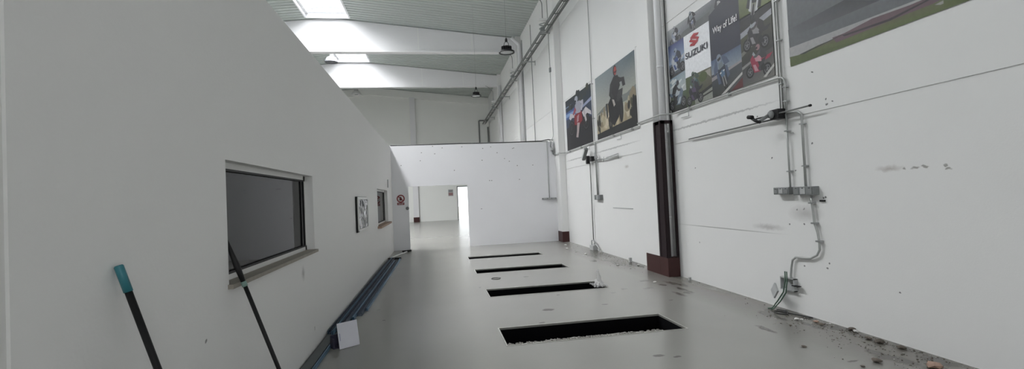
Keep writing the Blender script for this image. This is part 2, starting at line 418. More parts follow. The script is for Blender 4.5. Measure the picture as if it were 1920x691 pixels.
# roof: two slopes of steel deck with a slot along the ridge for the skylights
EAVE = 9.24; RISE = 0.098
def roof_z(x): return EAVE + RISE*(XW-x) if x >= RIDGE_X else EAVE + RISE*(XW-RIDGE_X) - RISE*(RIDGE_X-x)
SKW = 0.93
mb = MB(); pitch = 0.27
def deck(x0, x1, y0, y1):
    y = y0; prof = []
    while y < y1-1e-6:
        prof += [(y, 0), (min(y+.15, y1), 0), (min(y+.175, y1), .055), (min(y+.245, y1), .055)]
        y += pitch
    prof.append((y1, 0))
    za, zb = roof_z(x0), roof_z(x1)
    pa = [mb.bm.verts.new((x0, q, za+h)) for q, h in prof]; pb = [mb.bm.verts.new((x1, q, zb+h)) for q, h in prof]
    for i in range(len(pa)-1): mb._f([pa[i], pb[i], pb[i+1], pa[i+1]])
    # outer skin closes the deck
    o = [mb.bm.verts.new(v) for v in ((x0, y0, za+.14), (x1, y0, zb+.14), (x1, y1, zb+.14), (x0, y1, za+.14))]; mb._f(o)
deck(RIDGE_X+SKW, XW+.2, YB-.2, YF+.2)
deck(HX0-.2, RIDGE_X-SKW, YB-.2, YF+.2)
gaps = [YB-.2] + [q for a, b, _ in SKY for q in (a, b)] + [YF+.2]
for k in range(0, len(gaps), 2):
    deck(RIDGE_X-SKW, RIDGE_X, gaps[k], gaps[k+1]); deck(RIDGE_X, RIDGE_X+SKW, gaps[k], gaps[k+1])
struct(mb.build('ceiling', M['roof'], recalc=False))

# skylights
for i, (a, b, _) in enumerate(SKY):
    where = ['nearest the camera', 'over the pits', 'above the first white beam', 'between the two white beams'][i]
    t = thing('skylight', 'milky vaulted ridge skylight '+where, 'skylight', (RIDGE_X, (a+b)/2, roof_z(RIDGE_X-SKW)), 'ridge skylights')
    ze = roof_z(RIDGE_X+SKW)
    mb = MB()
    for s in (-1, 1):
        mb.box(RIDGE_X+s*SKW, RIDGE_X+s*(SKW+.05), a, b, ze-.02, ze+.20)
        mb.box(RIDGE_X+s*(SKW+.05), RIDGE_X+s*(SKW-.10), a, b, ze+.16, ze+.2)
    mb.box(RIDGE_X-SKW, RIDGE_X+SKW, a-.05, a, ze-.02, ze+.24); mb.box(RIDGE_X-SKW, RIDGE_X+SKW, b, b+.05, ze-.02, ze+.24)
    mb.build('curb', M['beam'], t)
    def arc(y, r0=0.0, n=14):
        return [Vector((RIDGE_X+(SKW-.02)*math.cos(math.pi*k/n), y, ze+.2+(.30+r0)*math.sin(math.pi*k/n))) for k in range(n+1)]
    mb = MB(); A = [mb.bm.verts.new(p) for p in arc(a)]; B = [mb.bm.verts.new(p) for p in arc(b)]
    for k in range(len(A)-1): mb._f([A[k], A[k+1], B[k+1], B[k]], True)
    mb._f(A); mb._f(B)
    mb.build('vault_pane', M['poly'], t)
    n = 5
    for k in range(n+1):
        y = a+.04+(b-a-.08)*k/n
        MB().tube([p-Vector((0, 0, .03)) for p in arc(y)], .022, 6).build('rib', M['beam'], t)

# far doorway: frame and open leaf edge
t = thing('door_frame', 'grey steel frame around the bright doorway in the far wall', 'door frame', (FD[0], YF-.02, 0))
mb = MB(); mb.box(FD[0]-.0, FD[0]+.07, YF-.03, YF+.18, 0, FD[3]); mb.box(FD[1]-.07, FD[1], YF-.03, YF+.18, 0, FD[3]); mb.box(FD[0], FD[1], YF-.03, YF+.18, FD[3]-.08, FD[3])
mb.build('frame', M['plastic'], t)
struct(MB().box(-3, 9, YF+3.0, YF+16, -.15, -.02).build('ground', new_mat('pale_outdoor_concrete', (.62, .60, .55), .8, var=.08, scale=.5)))
struct(MB().box(-3, 12, YF+14, YF+14.3, -.1, .75).build('wall_outside', new_mat('cream_yard_wall', (.80, .74, .64), .8, var=.05, scale=.5)))

# windows of the office
def window(n, W, mull=False):
    u0, u1, v0, v1 = W; d = XL-.085; fwid = .055
    t = bpy.data.objects.new('window_%d' % n, None); COL.objects.link(t); t.location = (XL, (u0+u1)/2, v0); struct(t)
    mb = MB()
    for a in ((u0, u0+fwid, v0, v1), (u1-fwid, u1, v0, v1), (u0, u1, v0, v0+fwid), (u0, u1, v1-fwid, v1)):
        mb.box(d-.05, d, *a)
    if mull: mb.box(d-.045, d+.006, u0+(u1-u0)*.5-.03, u0+(u1-u0)*.5+.03, v0, v1)
    mb.build('window_frame', M['frame'], t)
    MB().box(d-.030, d-.024, u0+.05, u1-.05, v0+.05, v1-.05).build('window_pane', M['glass'], t)
    g = MB()
    for a in ((u0+fwid-.012, u0+fwid+.004, v0+fwid, v1-fwid), (u1-fwid-.004, u1-fwid+.012, v0+fwid, v1-fwid), (u0+fwid, u1-fwid, v0+fwid-.012, v0+fwid+.004), (u0+fwid, u1-fwid, v1-fwid-.004, v1-fwid+.012)):
        g.box(d-.02, d+.001, *a)
    g.build('window_gasket', M['dark'], t)
    return t
w1 = window(1, WA); w2 = window(2, WB)
MB().box(XL-.085, XL+.035, WA[0]-.02, WA[1]+.02, WA[2]-.025, WA[2]+.004).build('window_sill', M['sill'], w1)
MB().box(XL-.085, XL+.09, WB[0]-.15, WB[1]+.12, WB[2]-.045, WB[2]+.006).build('window_sill', M['sill2'], w2)

# ------------------------------------------------------------------ columns, beams
def column(yc, label, guard=True, zt=9.3):
    t = thing('wall_column', label, 'column', (XW-.11, yc, 0), 'white columns along the right wall')
    MB().box(XW-.22, XW, yc-.28, yc+.28, 0, zt, bev=.012).build('shaft', M['wall_r'], t)
    if guard:
        MB().box(XW-.232, XW, yc-.292, yc+.292, 0, .345).build('base_guard', M['guard'], t)
CY = [1.8, 8.78, 15.74, 22.7, 29.7]
column(CY[1], 'white wall column behind the brown steel cage')
column(CY[2], 'white wall column at the corner with the partition, brown foot')
column(CY[3], 'white wall column beside the downpipe beyond the partition')
column(CY[4], 'white wall column farthest down the right wall')
def beam(yc, label, name='roof_beam'):
    t = thing(name, label, 'beam', (RIDGE_X, yc, 8.52), 'white sloping roof beams')
    zb = 8.52; L = HX0; mb = MB(); hw = .17
    prof = [(XW-.22, zb), (XW-.22, roof_z(XW)-.02), (RIDGE_X, roof_z(RIDGE_X)-.02), (L, roof_z(L)-.02), (L, zb)]
    mb.prism([(x, yc-hw*.7, z) for x, z in prof], (0, hw*1.4, 0)); mb.build('web', M['beam'], t)
    MB().box(L, XW-.22, yc-hw, yc+hw, zb-.005, zb+.09, bev=.01).build('bottom_flange', M['beam'], t)
    for x in (2.05, -0.45):
        MB().box(x-.012, x+.012, yc-hw*.7-.012, yc-hw*.7, zb+.1, roof_z(x)-.05).build('joint_strip', M['far'], t)
beam(CY[3], 'large white roof beam in front, nearest in view')
beam(CY[4], 'white roof beam farther back, under the second skylight')
# portal frame on the far wall
t = thing('gable_frame', 'pale gable band under the roof on the far wall', 'beam', (RIDGE_X, YF-.1, 8.6))
mb = MB()
for x0, x1 in ((XW, RIDGE_X), (RIDGE_X, HX0)):
    mb.prism([(x0, YF-.2, roof_z(x0)-.02), (x1, YF-.2, roof_z(x1)-.02), (x1, YF-.2, roof_z(x1)-.55), (x0, YF-.2, roof_z(x0)-.55)], (0, .2, 0))
mb.build('band', M['far'], t)
t = thing('far_wall_column', 'pale column in the middle of the far wall, brown foot', 'column', (-1.37, YF-.15, 0))
MB().box(-1.57, -1.17, YF-.3, YF, 0, 9.3).build('shaft', M['beam'], t)
MB().box(-1.585, -1.155, YF-.315, YF, 0, .36).build('base_guard', M['guard'], t)
struct(MB().box(HX0, XW, YF-.012, YF, 6.76, 6.80).build('trim_2', M['far']))
struct(MB().box(HX0, 1.6, YF-.02, YF, 2.36, 2.39).build('trim_3', M['far']))

# top edge pipe and dark capping cable of the partition
t = thing('partition_top_cable', 'dark cable lying along the top edge of the partition', 'cable', (1.0, YE, PT))
MB().tube([(XL, YE+.03, PT+.035), (-.6, YE+.03, PT+.022), (0.9, YE+.03, PT+.04), (2.0, YE+.03, PT+.02), (2.9, YE+.03, PT+.035), (3.7, YE+.03, PT+.05), (3.95, YE+.01, PT+.09), (4.1, YE-.02, PT+.06)], .018, 6).build('cable_run', M['cable'], t)
MB().tube([(XL, YE+.09, PT+.03), (2.0, YE+.09, PT+.05), (3.95, YE+.09, PT+.03)], .012, 6).build('thin_cable', M['tray'], t)

# ------------------------------------------------------------------ service pits
for i, (a, b, c, d, wd) in enumerate(PITS):
    lab = {'nearest': 'open black floor pit nearest the camera, rubble along its front ledge', 'second': 'open black floor pit with plastic film over its right corner',
           'third': 'narrow open black floor pit, second from the partition', 'farthest': 'narrow open black floor pit closest to the partition'}[wd]
    t = thing('service_pit', lab, 'pit', ((a+b)/2, (c+d)/2, -.9), 'floor pits')
    mb = MB(); dp = -1.3; w = .05
    mb.box(a-w, a, c-w, d+w, dp, -.155); mb.box(b, b+w, c-w, d+w, dp, -.155); mb.box(a, b, c-w, c, dp, -.155); mb.box(a, b, d, d+w, dp, -.155)
    mb.box(a-w, b+w, c-w, d+w, dp-.05, dp)
    mb.box(a, a+.006, c, d, -.155, -.02); mb.box(b-.006, b, c, d, -.155, -.02); mb.box(a, b, d-.006, d, -.155, -.02); mb.box(a, b, c, c+.006, -.155, -.02)
    mb.build('pit_lining', M['pit'], t)
    mb = MB(); r = .015
    for q in ((a-r, b+r, c-r, c), (a-r, b+r, d, d+r), (a-r, a, c, d), (b, b+r, c, d)): mb.box(*q, 0.0, .004)
    mb.build('rim', M['rim'], t)
    if i == 0:
        pl = [Vector((a+.01, c+.007, -.075)), Vector((b-.24, c+.007, -.075))]
        edge = [(b-.24-(b-a-.26)*k/24, c+.10+.035*math.sin(k*1.9)*rs.random()+.04*math.sin(math.pi*k/24)) for k in range(25)]
        pl += [Vector((x, y, -.075)) for x, y in edge]
        mb = MB(); mb.prism(pl, (0, 0, .055)); mb.build('ledge', M['rubble'], t)
        mb = MB()
        for k in range(420):
            x = rs.uniform(a+.03, b-.27); y = c+.012+abs(rs.gauss(.05, .05)); sz = rs.uniform(.004, .015)
            if y > c+.12: continue
            Mx = Matrix.Translation((x, y, -.02+sz*.35)) @ Matrix.Rotation(rs.uniform(0, 3), 4, 'Z') @ Matrix.Rotation(rs.uniform(0, 1), 4, 'X')
            mb.box(-sz, sz, -sz*.7, sz*.7, -sz*.5, sz*.5, M=Mx)
        o = mb.build('rubble', [M['rubble']], t); o['kind'] = 'stuff'
        o['label'] = 'pale rubble and dust on the front ledge'
# plastic film over the second pit
mb = MB(); rf = random.Random(3); N = 11; V = []
for i in range(N):
    row = []
    for j in range(N):
        x = 2.58+.24*i/(N-1); y = 7.70+.30*j/(N-1)
        z = .008+.04*rf.random()+.22*math.exp(-((i-6)**2+(j-7)**2)/3.5)*(0.5+.9*rf.random())
        row.append(mb.bm.verts.new((x+rf.uniform(-.015, .015), y+rf.uniform(-.015, .015), z)))
    V.append(row)
for i in range(N-1):
    for j in range(N-1): mb._f([V[i][j], V[i+1][j], V[i+1][j+1], V[i][j+1]])
tag(mb.build('plastic_film', M['film']), 'crumpled clear plastic film on the right corner of a floor pit', 'plastic')

# ------------------------------------------------------------------ posters
class Print:
    """a printed picture: coloured shapes laid on the board, u = -y, v = z"""
    def __init__(s, x): s.x = x; s.bm = bmesh.new(); s.lay = s.bm.loops.layers.float_color.new('ink'); s.k = 0
    def poly(s, pts, cols, step=True):
        if step: s.k += 1
        x = s.x - .0003 - s.k*.00004
        if not isinstance(cols[0], (tuple, list)): cols = [cols]*len(pts)
        vs = [s.bm.verts.new((x, -u, v)) for u, v in pts]
        try: f = s.bm.faces.new(vs)
        except ValueError: return
        f.normal_update()
        if f.normal.x > 0: f.normal_flip()
        lut = {v: c for v, c in zip(vs, cols)}
        for l in f.loops: l[s.lay] = tuple(lut[l.vert])+(1,)
    def ell(s, u, v, a, b, col, n=18, rot=0):
        s.poly([(u+a*math.cos(t)*math.cos(rot)-b*math.sin(t)*math.sin(rot), v+a*math.cos(t)*math.sin(rot)+b*math.sin(t)*math.cos(rot)) for t in [2*math.pi*k/n for k in range(n)]], col)
    def px(s, pts, cols):
        q = []
        for p in pts:
            w = at(p[0], p[1], 0, s.x); q.append((-w.y, w.z))
        s.poly(q, cols)
    def build(s, parent):
        me = bpy.data.meshes.new('print'); s.bm.to_mesh(me); s.bm.free(); me.materials.append(M['ink'])
        o = bpy.data.objects.new('print', me); COL.objects.link(o)
        me.transform(Matrix.Translation(-Vector(parent.location))); o.parent = parent; return o
def sp(u, v, S, d, pts): return [(u+d*S*p[0], v+S*p[1]) for p in pts]
def bike_side(P, u, v, S, d, body, body2, suit, helm=(.5, .5, .5), lean=0.0, tyre=(.012, .012, .014)):
    """side or three-quarter view of a racing motorcycle and its rider; S = wheelbase"""
    cl, sl = math.cos(lean), math.sin(lean)
    def T(pts): return [(u+d*S*(x*cl-y*sl), v+S*(x*sl*d*d+y*cl)) for x, y in pts]
    def E(x, y, a, b, col, r=0):
        c = T([(x, y)])[0]; P.ell(c[0], c[1], a*S, b*S, col, rot=r)
    for x in (-.5, .5):
        E(x, .24, .25, .25, tyre); E(x, .24, .17, .17, (.16, .16, .17)); E(x, .24, .13, .13, (.04, .04, .045)); E(x, .24, .05, .05, (.3, .3, .3))
        for k in range(5):
            t = k*1.257+.3; P.poly(T([(x+.03*math.cos(t+1.5), .24+.03*math.sin(t+1.5)), (x+.17*math.cos(t), .24+.17*math.sin(t)), (x-.03*math.cos(t+1.5), .24-.03*math.sin(t+1.5))]), (.22, .22, .23))
    P.poly(T([(-.5, .24), (-.1, .22), (.1, .18), (.28, .3), (.3, .62), (-.1, .66), (-.3, .5)]), (.025, .025, .03))
    P.poly(T([(.5, .26), (.36, .74), (.42, .76), (.56, .26)]), (.12, .12, .12))
    P.poly(T([(-.12, .2), (.24, .18), (.42, .5), (.52, .72), (.36, .92), (.22, .78), (.06, .6), (-.05, .4)]), body)
    P.poly(T([(.0, .24), (.2, .24), (.34, .5), (.18, .5)]), body2)
    P.poly(T([(-.15, .58), (.18, .62), (.26, .78), (.0, .84), (-.2, .7)]), body2)
    P.poly(T([(-.78, .84), (-.62, .66), (-.2, .56), (-.12, .68), (-.42, .76)]), body)
    P.poly(T([(.28, .80), (.4, .92), (.34, 1.02), (.2, .88)]), (.35, .38, .4))
    P.poly(T([(-.42, .72), (-.2, .66), (.02, .34), (-.06, .22), (-.16, .26), (-.12, .40), (-.34, .56)]), suit)
    P.poly(T([(-.46, .72), (-.36, 1.0), (-.1, 1.14), (.06, 1.06), (.0, .9), (-.16, .7)]), suit)
    P.poly(T([(-.06, 1.08), (.16, .88), (.32, .84), (.3, .76), (.12, .78), (-.06, .92)]), tuple(min(1, c*1.5+.02) for c in suit))
    E(.08, 1.16, .125, .12, helm); P.poly(T([(.1, 1.19), (.2, 1.17), (.2, 1.1), (.1, 1.1)]), (.02, .02, .03))
def bike_front(P, u, v, S, body, body2, suit, helm, lean=0.0):
    cl, sl = math.cos(lean), math.sin(lean)
    def T(pts): return [(u+S*(x*cl-y*sl), v+S*(x*sl+y*cl)) for x, y in pts]
    def E(x, y, a, b, col): c = T([(x, y)])[0]; P.ell(c[0], c[1], a*S, b*S, col, rot=lean)
    E(0, .3, .10, .30, (.012, .012, .014)); E(0, .3, .04, .22, (.05, .05, .055))
    P.poly(T([(-.1, .3), (-.08, .75), (-.02, .75), (-.05, .25)]), (.3, .3, .3)); P.poly(T([(.1, .3), (.08, .75), (.02, .75), (.05, .25)]), (.3, .3, .3))
    P.poly(T([(-.22, .4), (-.1, .36), (-.12, .7), (.12, .7), (.1, .36), (.22, .4), (.32, .8), (.2, 1.02), (-.2, 1.02), (-.32, .8)]), body)
    P.poly(T([(-.1, .64), (.1, .64), (.16, .84), (0, .9), (-.16, .84)]), body2)
    E(-.1, .82, .05, .03, (.6, .6, .6)); E(.1, .82, .05, .03, (.6, .6, .6))
    P.poly(T([(-.16, .98), (.16, .98), (.1, 1.18), (-.1, 1.18)]), (.2, .23, .25))
    P.poly(T([(-.5, .92), (-.2, .98), (-.16, 1.3), (.16, 1.3), (.2, .98), (.5, .92), (.42, 1.16), (.22, 1.38), (-.22, 1.38), (-.42, 1.16)]), suit)
    P.poly(T([(-.36, .5), (-.2, .46), (-.22, .92), (-.34, .9)]), suit); P.poly(T([(.36, .5), (.2, .46), (.22, .92), (.34, .9)]), suit)
    E(0, 1.36, .15, .17, helm); P.poly(T([(-.11, 1.39), (.11, 1.39), (.09, 1.29), (-.09, 1.29)]), (.02, .02, .03))
def poster(y0, y1, z0, z1, label, border=0.0):
    t = thing('wall_poster', label, 'poster', (XW, (y0+y1)/2, z0))
    MB().box(XW-.008, XW, y0-border, y1+border, z0-border*.3, z1+border, bev=.002).build('board', M['white'], t)
    return t, Print(XW-.008)
PX = XW-.008
# motocross poster
y0, y1, z0, z1 = 12.56, 15.14, 2.99, 4.61
t, P = poster(y0, y1, z0, z1, 'dark poster of a motocross rider in red and white gear', .05)
u = lambda f: -y1+(y1-y0)*f
w = lambda f: z0+(z1-z0)*f
P.poly([(u(0), w(0)), (u(1), w(0)), (u(1), w(.45)), (u(0), w(.45))], [(.02, .018, .022), (.015, .015, .02), (.03, .03, .045), (.035, .03, .04)])
P.poly([(u(0), w(.45)), (u(1), w(.45)), (u(1), w(1)), (u(0), w(1))], [(.05, .07, .13), (.04, .06, .12), (.04, .055, .06), (.025, .035, .04)])
P.poly([(u(0), w(.62)), (u(.45), w(.60)), (u(.45), w(.78)), (u(0), w(.76))], (.07, .13, .30))
P.poly([(u(0), w(.66)), (u(.4), w(.65)), (u(.4), w(.72)), (u(0), w(.73))], (.20, .30, .50))
P.poly([(u(.6), w(.66)), (u(1), w(.72)), (u(1), w(.78)), (u(.6), w(.70))], (.30, .33, .45))
P.poly([(u(0), w(.85)), (u(.3), w(.86)), (u(.3), w(.88)), (u(0), w(.87))], (.22, .30, .42))
for k in range(7): P.ell(u(.04+.045*k), w(.69+.005*(k % 3)), .03, .05, (.30, .42, .60))
for k in range(10): P.ell(u(rf.random()), w(.8+.2*rf.random()), .12, .10, rf.choice([(.02, .03, .03), (.05, .06, .06), (.03, .05, .07), (.07, .07, .05)]))
for x, s in ((.23, 1), (.79, 1)):
    P.ell(u(x), w(.40), .30*s, .26, (.012, .011, .013)); P.ell(u(x), w(.40), .24*s, .20, (.10, .10, .11)); P.ell(u(x), w(.40), .21*s, .175, (.018, .017, .02))
    for k in range(8):
        a = k*.785; P.poly([(u(x)+.02, w(.40)), (u(x)+.21*math.cos(a), w(.4)+.175*math.sin(a)), (u(x)-.02, w(.40)+.01)], (.09, .09, .10))
P.poly([(u(.30), w(.42)), (u(.72), w(.38)), (u(.66), w(.62)), (u(.36), w(.60))], (.05, .02, .025))
P.poly([(u(.14), w(.62)), (u(.20), w(.70)), (u(.40), w(.64)), (u(.38), w(.58)), (u(.26), w(.60)), (u(.20), w(.57))], (.52, .50, .52))
P.poly([(u(.66), w(.60)), (u(.80), w(.66)), (u(.97), w(.54)), (u(.98), w(.47)), (u(.84), w(.54)), (u(.72), w(.50))], (.55, .53, .54))
P.poly([(u(.70), w(.62)), (u(.76), w(.64)), (u(.82), w(.42)), (u(.77), w(.40))], (.45, .43, .44))
P.poly([(u(.36), w(.62)), (u(.64), w(.64)), (u(.67), w(.46)), (u(.54), w(.40)), (u(.36), w(.44))], (.26, .03, .045))
P.poly([(u(.42), w(.64)), (u(.40), w(.80)), (u(.48), w(.85)), (u(.60), w(.84)), (u(.66), w(.70)), (u(.60), w(.62))], (.36, .37, .42))
P.poly([(u(.58), w(.82)), (u(.72), w(.82)), (u(.72), w(.74)), (u(.66), w(.64)), (u(.62), w(.66)), (u(.65), w(.76))], (.45, .45, .50))
P.poly([(u(.40), w(.78)), (u(.30), w(.66)), (u(.34), w(.63)), (u(.45), w(.70))], (.35, .10, .13))
P.poly([(u(.46), w(.46)), (u(.44), w(.30)), (u(.40), w(.20)), (u(.48), w(.18)), (u(.52), w(.30)), (u(.56), w(.44))], (.42, .36, .36))
P.poly([(u(.47), w(.58)), (u(.55), w(.60)), (u(.52), w(.48)), (u(.45), w(.47))], (.42, .30, .32))
P.ell(u(.46), w(.90), .16, .10, (.45, .47, .52)); P.poly([(u(.40), w(.90)), (u(.46), w(.88)), (u(.46), w(.85)), (u(.40), w(.85))], (.04, .04, .05))
P.build(t)
# wheelie poster
y0, y1, z0, z1 = 9.64, 12.20, 2.99, 4.63
t, P = poster(y0, y1, z0, z1, 'pale poster of a rider in a red helmet on a black motorcycle', .045)
P.poly([(u(0), w(.42)), (u(1), w(.42)), (u(1), w(1)), (u(0), w(1))], [(.44, .44, .40), (.42, .42, .37), (.11, .15, .18), (.28, .32, .33)])
P.poly([(u(0), w(.09)), (u(1), w(.12)), (u(1), w(.42)), (u(0), w(.42))], [(.42, .36, .25), (.36, .31, .22), (.42, .42, .37), (.44, .44, .40)])
P.poly([(u(0), w(.40)), (u(.2), w(.47)), (u(.5), w(.52)), (u(.8), w(.50)), (u(1), w(.55)), (u(1), w(.40)), (u(.5), w(.40))], (.22, .24, .23))
for k in range(34):
    P.ell(u(.05+.9*rf.random()), w(.12+.33*rf.random()), .05+.12*rf.random(), .05+.14*rf.random(), rf.choice([(.50, .44, .32), (.36, .30, .20), (.55, .50, .40), (.28, .24, .17), (.42, .38, .28)]))
for k in range(12): P.ell(u(.80+.2*rf.random()), w(.10+.3*rf.random()), .06, .08, rf.choice([(.03, .035, .03), (.05, .05, .04), (.10, .10, .07)]))
for k in range(8): P.ell(u(.02+.1*rf.random()), w(.14+.2*rf.random()), .05, .09, rf.choice([(.05, .05, .04), (.10, .09, .07)]))
P.poly([(u(.90), w(.1)), (u(1), w(.1)), (u(1), w(.40)), (u(.95), w(.38)), (u(.88), w(.22))], (.03, .03, .035))
P.poly([(u(0), w(0)), (u(1), w(0)), (u(1), w(.14)), (u(0), w(.09))], (.03, .032, .035))
bk = (.02, .02, .024)
P.ell(u(.66), w(.32), .13, .32, bk); P.ell(u(.66), w(.34), .05, .24, (.045, .045, .05)); P.ell(u(.39), w(.20), .14, .20, bk); P.ell(u(.39), w(.20), .07, .12, (.12, .11, .10))
P.poly([(u(.36), w(.22)), (u(.34), w(.48)), (u(.42), w(.56)), (u(.62), w(.60)), (u(.68), w(.45)), (u(.60), w(.22)), (u(.48), w(.12))], (.028, .028, .034))
P.poly([(u(.60), w(.60)), (u(.56), w(.46)), (u(.62), w(.44)), (u(.70), w(.50)), (u(.72), w(.60))], (.055, .055, .06))
P.poly([(u(.40), w(.56)), (u(.43), w(.76)), (u(.52), w(.84)), (u(.62), w(.82)), (u(.66), w(.66)), (u(.58), w(.54))], (.032, .03, .036))
P.poly([(u(.58), w(.82)), (u(.68), w(.76)), (u(.76), w(.74)), (u(.78), w(.62)), (u(.72), w(.62)), (u(.70), w(.70)), (u(.60), w(.70))], (.035, .033, .038))
P.poly([(u(.42), w(.76)), (u(.38), w(.60)), (u(.46), w(.50)), (u(.50), w(.54)), (u(.44), w(.62)), (u(.48), w(.72))], (.05, .05, .055))
P.poly([(u(.28), w(.50)), (u(.33), w(.50)), (u(.33), w(.30)), (u(.29), w(.26))], (.06, .06, .06))
P.poly([(u(.45), w(.52)), (u(.50), w(.50)), (u(.53), w(.42)), (u(.49), w(.40))], (.42, .38, .36))
P.ell(u(.55), w(.91), .11, .125, (.012, .01, .012)); P.ell(u(.56), w(.905), .085, .10, (.42, .09, .08)); P.poly([(u(.52), w(.90)), (u(.60), w(.90)), (u(.59), w(.87)), (u(.53), w(.87))], (.16, .03, .03))
P.build(t)
# collage poster
y0, y1, z0, z1 = 5.45, 8.17, 2.99, 4.50
t, P = poster(y0, y1, z0, z1, 'motorcycle collage poster with a red logo and white slogan panel', .035)
def Z(*pts): return [(1220+a/3.0036, b/3.0036) for a, b in pts]
P.poly([(u(0), z0), (u(1), z0), (u(1), z1), (u(0), z1)], (.075, .078, .08))
UA, UB, UC = u(.205), u(.49), u(.765)   # column lines of the collage
ZT = 4.21; ZM = 3.49
# top row
P.poly([(u(0), ZT-.02), (UC, ZT-.02), (UC, z1), (u(0), z1)], [(.20, .21, .22), (.13, .14, .145), (.16, .17, .18), (.42, .43, .44)])
P.poly([(u(.12), ZT), (u(.5), ZT), (u(.5), ZT+.14), (u(.2), ZT+.10)], (.14, .145, .15))
bike_side(P, u(.10), ZT-.03, .26, -1, (.30, .33, .40), (.50, .50, .52), (.05, .05, .06), (.4, .4, .42))
bike_front(P, u(.335), ZT-.04, .27, (.04, .04, .05), (.22, .24, .32), (.045, .045, .05), (.25, .28, .3), .3)
bike_front(P, u(.56), ZT-.02, .27, (.05, .05, .06), (.4, .4, .4), (.04, .04, .05), (.3, .3, .32), -.4)
# blue cell
P.poly([(u(0), 3.86), (UA, 3.86), (UA, ZT), (u(0), ZT)], [(.36, .42, .52), (.30, .38, .50), (.055, .075, .20), (.05, .07, .18)])
P.poly([(u(0), 3.66), (UA, 3.66), (UA, 3.86), (u(0), 3.86)], [(.09, .10, .12), (.10, .11, .12), (.22, .26, .30), (.20, .24, .30)])
bike_side(P, u(.105), 3.64, .37, -1, (.45, .47, .50), (.06, .10, .24), (.05, .06, .08), (.3, .34, .4))
# cloud cell with the silver machine
P.poly([(u(0), 3.30), (UA, 3.30), (UA, 3.64), (u(0), 3.60)], [(.42, .46, .46), (.50, .52, .50), (.28, .34, .38), (.24, .32, .38)])
for k in range(6): P.ell(u(.02+.17*rf.random()), 3.36+.2*rf.random(), .09, .02, (.58, .61, .60), rot=.3)
P.poly([(u(0), z0), (UA, z0), (UA, 3.30), (u(0), 3.24)], [(.02, .02, .022), (.03, .03, .03), (.12, .16, .10), (.14, .16, .12)])
bike_side(P, u(.09), 3.02, .40, 1, (.16, .20, .25), (.42, .45, .48), (.03, .03, .035), (.06, .06, .07))
# logo cell
P.poly([(UA, ZM), (UB, ZM), (UB, ZT), (UA, ZT)], (.80, .81, .83))
# slogan cell
P.poly([(UB, 3.56), (UC, 3.56), (UC, z1), (UB, z1-.22)], [(.030, .034, .065), (.032, .036, .062), (.036, .040, .060), (.036, .042, .062)])
# green cell
P.poly([(UA, 3.13), (UB, 3.13), (UB, ZM), (UA, ZM)], [(.09, .12, .06), (.10, .09, .07), (.18, .17, .13), (.10, .13, .06)])
P.poly([(u(.36), ZM-.04), (u(.48), ZM-.02), (u(.48), ZM-.16), (u(.44), ZM-.08)], (.36, .34, .30))
P.ell(u(.40), ZM-.10, .12, .08, (.10, .13, .05))
bike_front(P, u(.345), 3.10, .31, (.07, .14, .16), (.30, .38, .40), (.08, .12, .10), (.12, .16, .13), .35)
# bottom small machine with lines of small print bars
P.poly([(UA, z0), (UB, z0), (UB, 3.20), (UA, 3.10)], (.30, .31, .28))
P.poly([(u(.34), 3.14), (UB, 3.22), (UB, 3.17), (u(.34), 3.09)], (.03, .03, .03)); P.poly([(u(.34), 3.07), (UB, 3.12), (UB, 3.095), (u(.34), 3.045)], (.03, .03, .03))
P.poly([(UA, z0), (u(.3), z0), (u(.3), 3.16), (UA, 3.12)], (.10, .12, .07))
bike_side(P, u(.30), 2.995, .34, -1, (.04, .04, .05), (.12, .09, .16), (.05, .05, .06), (.1, .1, .12))
# blue rider cell
P.poly([(UB, 3.34), (UC, 3.34), (UC, 3.60), (UB, 3.56)], [(.30, .34, .38), (.28, .32, .36), (.10, .14, .22), (.09, .13, .22)])
P.poly([(UB, z0), (UC, z0), (UC, 3.36), (UB, 3.34)], [(.05, .055, .05), (.10, .10, .10), (.09, .10, .11), (.07, .08, .10)])
P.poly([(UB, 3.30), (UC, 3.38), (UC, 3.35), (UB, 3.24)], (.32, .30, .31))
bike_front(P, u(.63), 3.0, .42, (.035, .045, .07), (.12, .19, .28), (.10, .13, .20), (.24, .28, .34), .3)
P.poly([(u(.61), z0), (UC, 3.17), (UC, 3.21), (u(.57), z0)], (.50, .49, .48))
P.poly([(u(.66), z0), (UC, z0), (UC, 3.13)], (.13, .03, .035))
# right column
P.poly([(UC, 3.95), (u(1), 3.95), (u(1), z1), (UC, z1)], [(.13, .15, .07), (.18, .21, .09), (.26, .29, .13), (.24, .28, .14)])
P.poly([(UC, 3.76), (u(1), 3.76), (u(1), 3.93), (UC, 3.90)], (.045, .045, .045))
P.poly([(UC, 3.66), (u(1), 3.78), (u(1), 3.86), (UC, 3.74)], (.36, .37, .40))
bike_front(P, u(.855), 3.80, .42, (.55, .56, .57), (.03, .03, .035), (.025, .027, .028), (.05, .05, .05), -.28)
P.poly([(UC, 3.30), (u(1), 3.34), (u(1), 3.78), (UC, 3.66)], [(.05, .05, .045), (.05, .05, .05), (.08, .085, .06), (.09, .10, .06)])
P.poly([(UC, 3.40), (u(.86), 3.50), (u(.86), 3.54), (UC, 3.46)], (.20, .20, .18))
bike_side(P, u(.875), 3.42, .36, -1, (.045, .04, .045), (.28, .28, .28), (.045, .04, .04), (.05, .05, .05), .15)
P.poly([(UC, z0), (u(1), z0), (u(1), 3.36), (UC, 3.30)], [(.14, .14, .14), (.22, .21, .20), (.09, .09, .085), (.05, .05, .05)])
P.poly([(UC, 3.22), (u(.88), 3.30), (u(.88), 3.33), (UC, 3.26)], (.28, .28, .27))
bike_side(P, u(.885), 3.05, .34, -1, (.32, .05, .09), (.50, .30, .33), (.06, .06, .065), (.30, .20, .22), .12)
